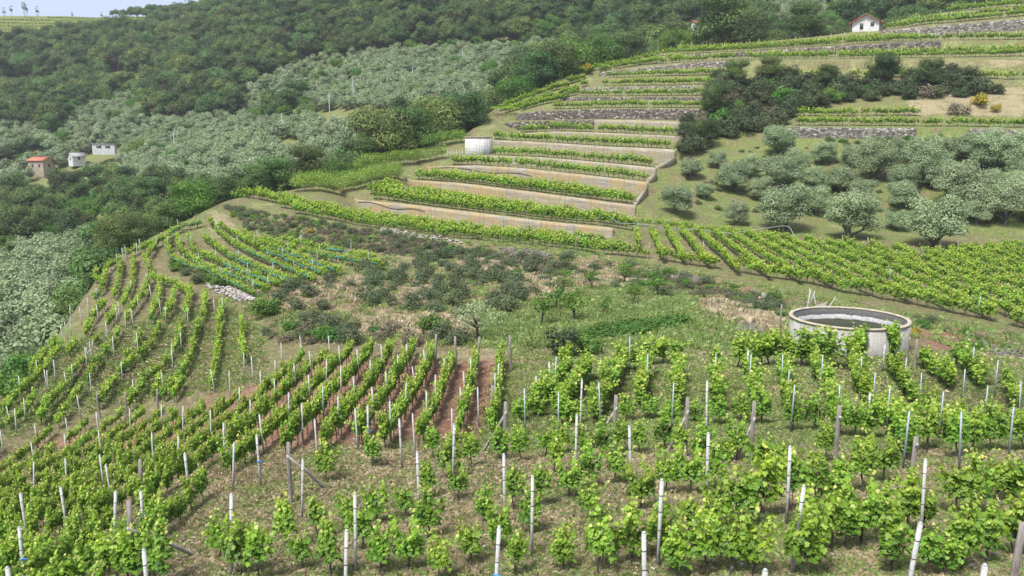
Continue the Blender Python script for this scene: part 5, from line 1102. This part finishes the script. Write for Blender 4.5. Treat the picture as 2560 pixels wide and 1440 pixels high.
# utility poles and their line
PL = [(436, 366, 329, 290), (706, 322, 282, 272), (824, 278, 232, 285), (883, 232, 190, 300), (1032, 198, 166, 318), (1157, 166, 127, 330)]
tops = []
for i, (px, pb_, pt, Yv) in enumerate(PL):
    t_, s0 = ts(px, pb_); _, s1 = ts(px, pt); x = t_ * Yv; z1 = s1 * Yv; zg_ = float(bg_z(x, Yv)); mb = MB(); mb.tube([(0, 0, zg_ - z1 - 1), (0, 0, 0)], [.17, .11], 8); mb.box((0, 0, -.35), (1.3, .1, .1))
    set_props(link('utility_pole', mb.data('utility_pole', [M['metal']], True), None, (x, Yv, z1)), 'pale utility pole, %s from the left among the olive trees' % ordn(i + 1), 'utility pole', 'utility poles on the olive slope'); tops.append(np.array([x, Yv, z1 - .3]))
mb = MB()
for a, b in zip(tops[:-1], tops[1:]):
    s_ = np.linspace(0, 1, 14)[:, None]; p_ = a * (1 - s_) + b * s_; p_[:, 2] -= 4 * (s_ * (1 - s_))[:, 0] * np.linalg.norm(b - a) * .03; mb.tube(p_, .035, 4)
set_props(link('power_line', mb.data('power_line', [M['greyroof']])), 'thin sagging power line between the utility poles over the olives', 'power line', None, 'thing')
# hoses
def hose(pts, rad, m, label, sag=None):
    P_ = [];
    for px, py, h in pts:
        q = hit(px, py, h)
        if q is not None: P_.append((q[0], q[1], q[2] + h))
    P_ = np.array(P_); s_ = np.arange(len(P_)); ss = np.linspace(0, len(P_) - 1, len(P_) * 5)
    P2 = np.stack([np.interp(ss, s_, P_[:, i]) for i in range(3)], 1); k = np.array([1, 2, 3, 2, 1]) / 9
    for i in range(3): P2[2:-2, i] = np.convolve(P2[:, i], k, 'valid')
    set_props(link('hose', MB().tube(P2, rad, 5).data('hose', [m], True)), label, 'hose')
hose([(1524, 543, 1.4), (1545, 560, 1.2), (1575, 566, 1.1), (1620, 563, 1.0), (1660, 572, .9), (1705, 574, 1.0), (1740, 572, 1.1), (1790, 580, .9), (1830, 584, .9), (1870, 576, 1.3), (1920, 570, 1.5), (1960, 564, 1.7), (1975, 568, 1.7), (1990, 600, .8)], .028, M['hose'], 'long pale blue hose strung over stakes between the plateau and the grove')
def wall_hose(key, px0, px1, f0, f1, label):
    Y, Zb, Zt = WL[key]; t = np.linspace(ts(px0, 480)[0], ts(px1, 480)[0], 40); y = np.interp(t, TC, Y) - .12; zb = np.interp(t, TC, Zb); zt = np.interp(t, TC, Zt); a = np.linspace(f0, f1, 40) + .15 * np.sin(np.linspace(0, 9, 40))
    set_props(link('hose', MB().tube(np.stack([t * y, y, zb + (zt - zb) * a], 1), .045, 5).data('hose', [M['blackhose']], True)), label, 'hose')
wall_hose('C', 1080, 1330, .75, .35, 'black hose wandering down the left half of the third concrete wall')
wall_hose('A', 895, 1060, .8, .55, 'black hose sagging along the left end of the lowest concrete wall')
hose([(1780, 826, .05), (1746, 822, .05), (1790, 818, .05), (1830, 820, .05), (1850, 826, .05)], .03, M['rim'], 'yellow hose lying in a loop on the bare ground left of the tank')

# ------------------------------------------------------------------ the basin: shrubs, fruit trees, crops
BS = [(690, 760), (700, 700), (860, 690), (1000, 650), (1200, 640), (1420, 650), (1430, 700), (1300, 760), (1290, 790), (1150, 800), (1000, 790), (860, 760), (760, 800)]
for i, q in enumerate(region_px(BS, 84, 1.75)):
    o = link('shrub', SHRUB[rng.integers(6)], None, (q[0], q[1], q[2] - .12), rng.random() * 6.28, rng.uniform(.65, 1.15)); set_props(o, 'rounded grey-green shrub in the dry grass of the hollow', 'shrub', 'grey-green shrubs in the hollow')
BR = [(560, 520), (640, 530), (900, 575), (1100, 610), (1290, 640), (1290, 655), (1000, 640), (900, 625), (760, 610), (620, 575)]
QB = region_px(BR, 300, .8, 9000); QG = region_px([(1900, 345), (2560, 355), (2560, 540), (2000, 540), (1700, 540), (1800, 420)], 130, 1.4, 6000); QL = region_px([(1250, 640), (1560, 680), (1900, 740), (2000, 790), (1900, 790), (1500, 720), (1290, 690)], 90, 1.2, 5000)
QQ = QB + QG + QL; KK = [SHRUB[0], SHRUB[1], SHRUB[2], BROWNB, BROWNB, SHRUB[3], GSHRUB[1]]
stuff('brush', 'low tangled brush and brambles on the banks and under the olive trees', 'brush', KK, [(q[0], q[1], q[2] - .2) for q in QQ], rng.random(len(QQ)) * 6.28, [rng.uniform(.35, .8) for _ in QQ], rng.integers(len(KK), size=len(QQ)))
for poly, n, d_, kinds, sc_r, nm, lab, grp in [
    ([(1500, 655), (1700, 690), (1900, 735), (1980, 760), (1920, 760), (1650, 715), (1480, 680)], 22, 1.6, [BROWNB, SHRUB[2], GSHRUB[0], SHRUB[3]], (.5, .9), 'bush', 'low bush on the earthy bank below the dense vineyard', 'bushes on the bank below the dense vineyard'),
    ([(2290, 790), (2420, 830), (2560, 880), (2560, 910), (2400, 860), (2290, 815)], 12, 1.2, [BROWNB, SHRUB[2], GSHRUB[2]], (.3, .6), 'bush', 'small bush on the red bank right of the tank', 'bushes on the red bank right of the tank'),
    ([(640, 840), (760, 800), (900, 830), (1200, 850), (1190, 872), (960, 858), (700, 868)], 22, 1.5, [SHRUB[4], BROWNB, GSHRUB[0], SHRUB[5]], (.5, 1.0), 'bush', 'tangled bush along the far ends of the red-soil rows', 'bushes along the far ends of the red-soil rows'),
    ([(90, 890), (160, 800), (220, 720), (260, 680), (240, 660), (180, 740), (100, 830), (30, 920), (0, 1000), (20, 1010)], 46, 1.8, [GSHRUB[0], GSHRUB[1], GSHRUB[2], GSHRUB[3]], (.9, 1.5), 'bush', 'bright green bramble along the left edge of the hill vineyard', 'brambles along the left edge of the hill vineyard'),
    ([(2080, 352), (2250, 350), (2400, 352), (2380, 385), (2200, 385), (2060, 372)], 26, 1.7, [GSHRUB[0], GSHRUB[2]], (.6, 1.0), 'bush', 'bright green fern-like bush between the stone wall and the olives', 'bright bushes between the stone wall and the olives'),
    ([(430, 655), (520, 690), (560, 720), (500, 712), (420, 670)], 9, 1.2, [SHRUB[1], GSHRUB[1]], (.6, .9), 'bush', 'bush on the bank between the hill rows and the netted rows', 'bushes below the netted rows')]:
    for q in region_px(poly, n, d_):
        o = link(nm, kinds[rng.integers(len(kinds))], None, (q[0], q[1], q[2] - .15), rng.random() * 6.28, rng.uniform(*sc_r)); set_props(o, lab, 'bush', grp)
tb_ = MB()
for i in range(230):
    d_ = rng.normal(size=3); d_[2] = abs(d_[2]) * .9 + .1; d_ /= np.linalg.norm(d_); r_ = rng.uniform(.6, 1.25); b_ = rng.normal(0, .15, 3); b_[2] = .1
    tb_.tube([tuple(b_), tuple(b_ + d_ * r_ * .5 + rng.normal(0, .1, 3)), tuple(b_ + d_ * r_ + rng.normal(0, .1, 3))], [.014, .010, .005], 3, cap=False)
THORN = tb_.data('thorn_twigs', [M['cane']])
for px, py, r, me, lab in [(665, 792, 40, GSHRUB[1], 'large round bush at the lower corner of the netted rows'), (1405, 890, 42, DSHRUB[1], 'dark olive-brown bush at the head of the rows towards the tank'), (1480, 885, 40, GSHRUB[3], 'green bush right of the dark olive-brown one'), (1090, 835, 46, GSHRUB[0], 'wide dark green bush left of the bare-branched tree'), (800, 850, 30, GSHRUB[3], 'bright bush among the tangle at the far row ends'),
                         (2452, 272, 26, BROOM, 'yellow flowering broom on the upper right terraces'), (2490, 280, 16, BROOM, 'smaller yellow broom beside the big flowering one'), (1722, 385, 14, BROOM, 'yellow broom beside the end walls of the terraces'), (1470, 182, 16, BROOM, 'yellow broom on the stone wall near the crest'), (775, 583, 9, BROOM, 'tiny yellow broom on the brushy bank'), (1870, 838, 38, THORN, 'bare grey thorn bush left of the tank'), (2290, 838, 18, BROOM, 'yellowish tuft right of the tank on the red soil'), (2400, 290, 30, BROWNB, 'grey thorny bush left of the flowering broom'), (1450, 615, 28, GSHRUB[0], 'green bramble on the bank edge below the plateau row')]:
    q = hit(px, py)
    if q is not None: set_props(link('bush', me, None, (q[0], q[1], q[2] - .1), rng.random() * 6.28, r * q[1] / F / 1.05), lab, 'bush')
FT = [tree_kind('fruit_%d' % i, 1.0, 1.4, .9, .075, 520, .16, M['lush'], M['bark'], 9, .5, QUAD, .5, 5) for i in range(4)]
for i, (px, py, r) in enumerate([(1439, 806, 34), (1354, 815, 30), (1405, 738, 20), (1482, 725, 20), (1560, 712, 24), (1645, 742, 26), (1508, 785, 18), (1580, 765, 22), (1387, 778, 24), (1590, 740, 14), (1445, 750, 10), (1715, 725, 12), (1290, 640 + 60, 12)]):
    q = hit(px, py); put_tree(FT, q[0], q[1], r * q[1] / F / .86, 'fruit_tree', 'small fruit tree, %s in the kitchen garden, counted from the nearest' % ordn(i + 1), 'fruit tree', 'young fruit trees in the garden', True)
bl = blobs_round(1.6, 1.8, 12, 1.6, 1, .42); fo = crown(bl, 800, .13, QUAD, .55); tm = trunk_mb(1.0, .09, bl, 9)
q = hit(1192, 855); t = link('bare_tree', None, None, tuple(q)); link('crown', fo.data('sparse_crown', [M['olive']]), t); link('trunk', tm.data('dark_limbs', [M['bark']], True), t); set_props(t, 'sparse dark-limbed old tree behind the middle of the near rows', 'tree')
# tumbled field stones
def rocks(poly, n, size, mat, label):
    xs = [p[0] for p in poly]; ys = [p[1] for p in poly]; mb = MB(); o_ = None; k = 0
    while k < n:
        px, py = rng.uniform(min(xs), max(xs)), rng.uniform(min(ys), max(ys))
        if not inpoly(np.array([px]), np.array([py]), poly)[0]: continue
        q = hit(px, py); k += 1
        if q is None: continue
        if o_ is None: o_ = q.copy()
        c = q - o_ + [0, 0, rng.uniform(0, .22)]; sz_ = size * rng.uniform(.5, 1.4, 3) * [1, 1, .65]
        v = np.array([(x, y, z) for z in (-.5, .5) for x, y in ((-.5, -.5), (.5, -.5), (.5, .5), (-.5, .5))]) * sz_ * rng.uniform(.7, 1.15, (8, 1)); a_ = rng.random() * 6.28; ca, sa = math.cos(a_), math.sin(a_); v = v @ np.array([[ca, sa, 0], [-sa, ca, 0], [rng.normal(0, .2), 0, 1]]) + c
        mb.add(v, [[(0, 3, 2, 1), (4, 5, 6, 7), (0, 1, 5, 4), (1, 2, 6, 5), (2, 3, 7, 6), (3, 0, 4, 7)]])
    set_props(link('stone_heap', mb.data('stone_heap', [mat]), None, tuple(o_)), label, 'stones', None, 'stuff')
M['rock'] = rough_mat('dark_field_stone', (.07, .06, .055), (.26, .23, .20), 1.6, .95, .3); M['rock_pale'] = rough_mat('pale_field_stone', (.20, .18, .16), (.50, .47, .43), 1.6, .95, .3)
rocks([(520, 700), (560, 715), (640, 738), (640, 758), (590, 752), (520, 722)], 260, .30, M['rock_pale'], 'tumbled pale stones of a wall below the netted rows')
rocks([(1250, 622), (1330, 628), (1385, 640), (1370, 652), (1270, 645)], 220, .32, M['rock'], 'dark tumbled stones on the bank below the plateau rows')
rocks([(1665, 685), (1720, 690), (1765, 705), (1750, 716), (1680, 705)], 170, .26, M['rock'], 'heap of dark stones below the dense vineyard')
rocks([(950, 570), (1060, 588), (1150, 605), (1160, 612), (1050, 598), (950, 580)], 110, .28, M['rock_pale'], 'line of pale stones along the top of the brushy bank')
rocks([(2440, 855), (2560, 888), (2560, 905), (2470, 885)], 110, .2, M['rock'], 'dark stones on the red bank at the right edge')
rocks([(1880, 728), (1940, 745), (1930, 762), (1885, 745)], 60, .26, M['rock_pale'], 'few loose stones on the bank left of the pole bundle')
rocks([(1260, 1440), (-40, 1440), (-40, 1100), (2600, 1100), (2600, 1440)], 160, .07, M['rock_pale'], 'small stones strewn over the near slope')
# potato crop
pts = []
cp = [(1440, 850), (1500, 826), (1700, 800), (1735, 812), (1600, 838), (1480, 858)]
for q in region_px(cp, 900, .22, 5000): pts.append(q)
CL = [crown([(0, 0, .15, .28), (.15, .1, .12, .2)], 60, .13, QUAD, .45).data('crop_plant_%d' % i, [M['lush']]) for i in range(3)]
stuff('crop', 'dark green low crop in a curved bed of the kitchen garden', 'crop', CL, pts, rng.random(len(pts)) * 6.28, rng.uniform(1.0, 1.6, len(pts)), rng.integers(3, size=len(pts)))

# ------------------------------------------------------------------ grass
def tuft(n, h, w_, m, a0, a1, spread=.12, flat=.5):
    mb = MB(); b = rng.normal(0, spread, (n, 2)); th = rng.random(n) * 6.28; L_ = h * rng.uniform(.5, 1.1, n); bend = rng.uniform(.15, 1.0, n) * flat
    c, s_ = np.cos(th), np.sin(th); V = np.stack([np.stack([b[:, 0] - s_ * w_, b[:, 1] + c * w_, b[:, 0] * 0 - .02], 1), np.stack([b[:, 0] + s_ * w_, b[:, 1] - c * w_, b[:, 0] * 0 - .02], 1),
        np.stack([b[:, 0] + c * L_ * bend * .5, b[:, 1] + s_ * L_ * bend * .5, L_ * .75], 1), np.stack([b[:, 0] + c * L_ * bend * 1.3, b[:, 1] + s_ * L_ * bend * 1.3, L_ * (1.05 - .5 * bend)], 1)], 1)
    mb.add(V.reshape(-1, 3), [np.arange(n * 4).reshape(n, 4)[:, [0, 1, 3, 2]]], 0, np.repeat(rng.uniform(a0, a1, n), 4)); return mb
GT = [tuft(26, .13, .008, None, .1, .9, .13, 1.4).data('grass_tuft_%d' % i, [M['grass']]) for i in range(3)] + [tuft(20, .10, .009, None, .3, 1, .18, 2.6).data('straw_tuft_%d' % i, [M['straw']]) for i in range(3)] + [tuft(40, .65, .012, None, .2, 1, .2, .6).data('tall_straw_%d' % i, [M['straw']]) for i in range(2)] + [tuft(30, .35, .015, None, .1, .8, .2, .9).data('tall_grass_%d' % i, [M['grass']]) for i in range(2)]
pts = []; idx = []; scl = []
def scatter_px(n, poly, mix, smin, smax):
    xs = [p[0] for p in poly]; ys = [p[1] for p in poly]; U = rng.uniform(min(xs), max(xs), n); Vv = rng.uniform(min(ys), max(ys), n); k = inpoly(U, Vv, poly)
    U = U[k]; Vv = Vv[k]
    g = {}
    for u_, v_ in zip(U, Vv):
        key = (int(u_ // 24), int(v_ // 12))
        if key not in g: g[key] = hit((key[0] + .5) * 24, (key[1] + .5) * 12)
        q = g[key]
        if q is None: continue
        t_, s_ = ts(u_, v_); c_ = ts((key[0] + .5) * 24, (key[1] + .5) * 12); Yv = q[1] * (c_[1] / s_) if s_ < -.02 else q[1]
        Yv *= rng.uniform(.99, 1.01); 
        if math.hypot(t_ * Yv - TX, Yv - tY) < 3.7: continue
        pts.append((t_ * Yv, Yv)); idx.append(rng.choice(mix)); scl.append(rng.uniform(smin, smax))
scatter_px(26000, [(-40, 1120), (2600, 1120), (2600, 1480), (-40, 1480)], [0, 3, 4, 5, 3, 4, 5, 1, 3, 4], .5, 1.3)
scatter_px(14000, [(1260, 880), (2600, 880), (2600, 1130), (1200, 1130)], [0, 1, 2, 0, 3, 4, 5], .7, 1.5)
scatter_px(10000, [(60, 900), (640, 720), (680, 960), (300, 1010), (-40, 1100)], [0, 1, 2, 3, 4], .8, 1.6)
scatter_px(1600, [(-40, 1120), (640, 960), (1280, 860), (1280, 1130), (-40, 1480)], [3, 4, 5], .5, 1.1)
BAS = [(620, 700), (760, 640), (1000, 645), (1500, 685), (1760, 725), (1960, 810), (1980, 870), (1200, 870), (900, 860), (700, 850)]
scatter_px(12000, BAS, [3, 4, 5, 3, 4, 5, 0, 8], .8, 1.4)
for poly in ([(640, 720), (800, 690), (960, 700), (900, 760), (700, 780)], [(900, 800), (1180, 790), (1200, 840), (900, 850)], [(1290, 690), (1420, 700), (1400, 740), (1250, 750)], [(1450, 650), (1620, 680), (1600, 720), (1440, 720)], [(1130, 660), (1300, 650), (1320, 680), (1140, 690)], [(1000, 730), (1080, 720), (1090, 760), (1000, 770)]): scatter_px(260, poly, [6, 7], .5, .9)
scatter_px(220, [(1750, 740), (1960, 800), (1960, 850), (1800, 800)], [6, 7], .7, 1.1)
scatter_px(6000, [(1180, 800), (1420, 740), (1500, 700), (1720, 735), (1760, 800), (1960, 835), (1900, 870), (1200, 870)], [0, 1, 2, 8], .7, 1.3)
scatter_px(9000, [(600, 540), (1300, 600), (2560, 840), (2560, 900), (1900, 780), (1290, 690), (620, 600)], [8, 9, 0, 1, 3, 4], .6, 1.3)
P_ = np.array(pts); zz = np.concatenate([spur_z(P_[i:i + 5000, 0], P_[i:i + 5000, 1]) for i in range(0, len(P_), 5000)])
stuff('grass', 'dry straw and green grass tufts over the vineyard ground', 'grass', GT, np.stack([P_[:, 0], P_[:, 1], zz], 1), rng.random(len(P_)) * 6.28, scl, idx)
print('grass', len(P_))
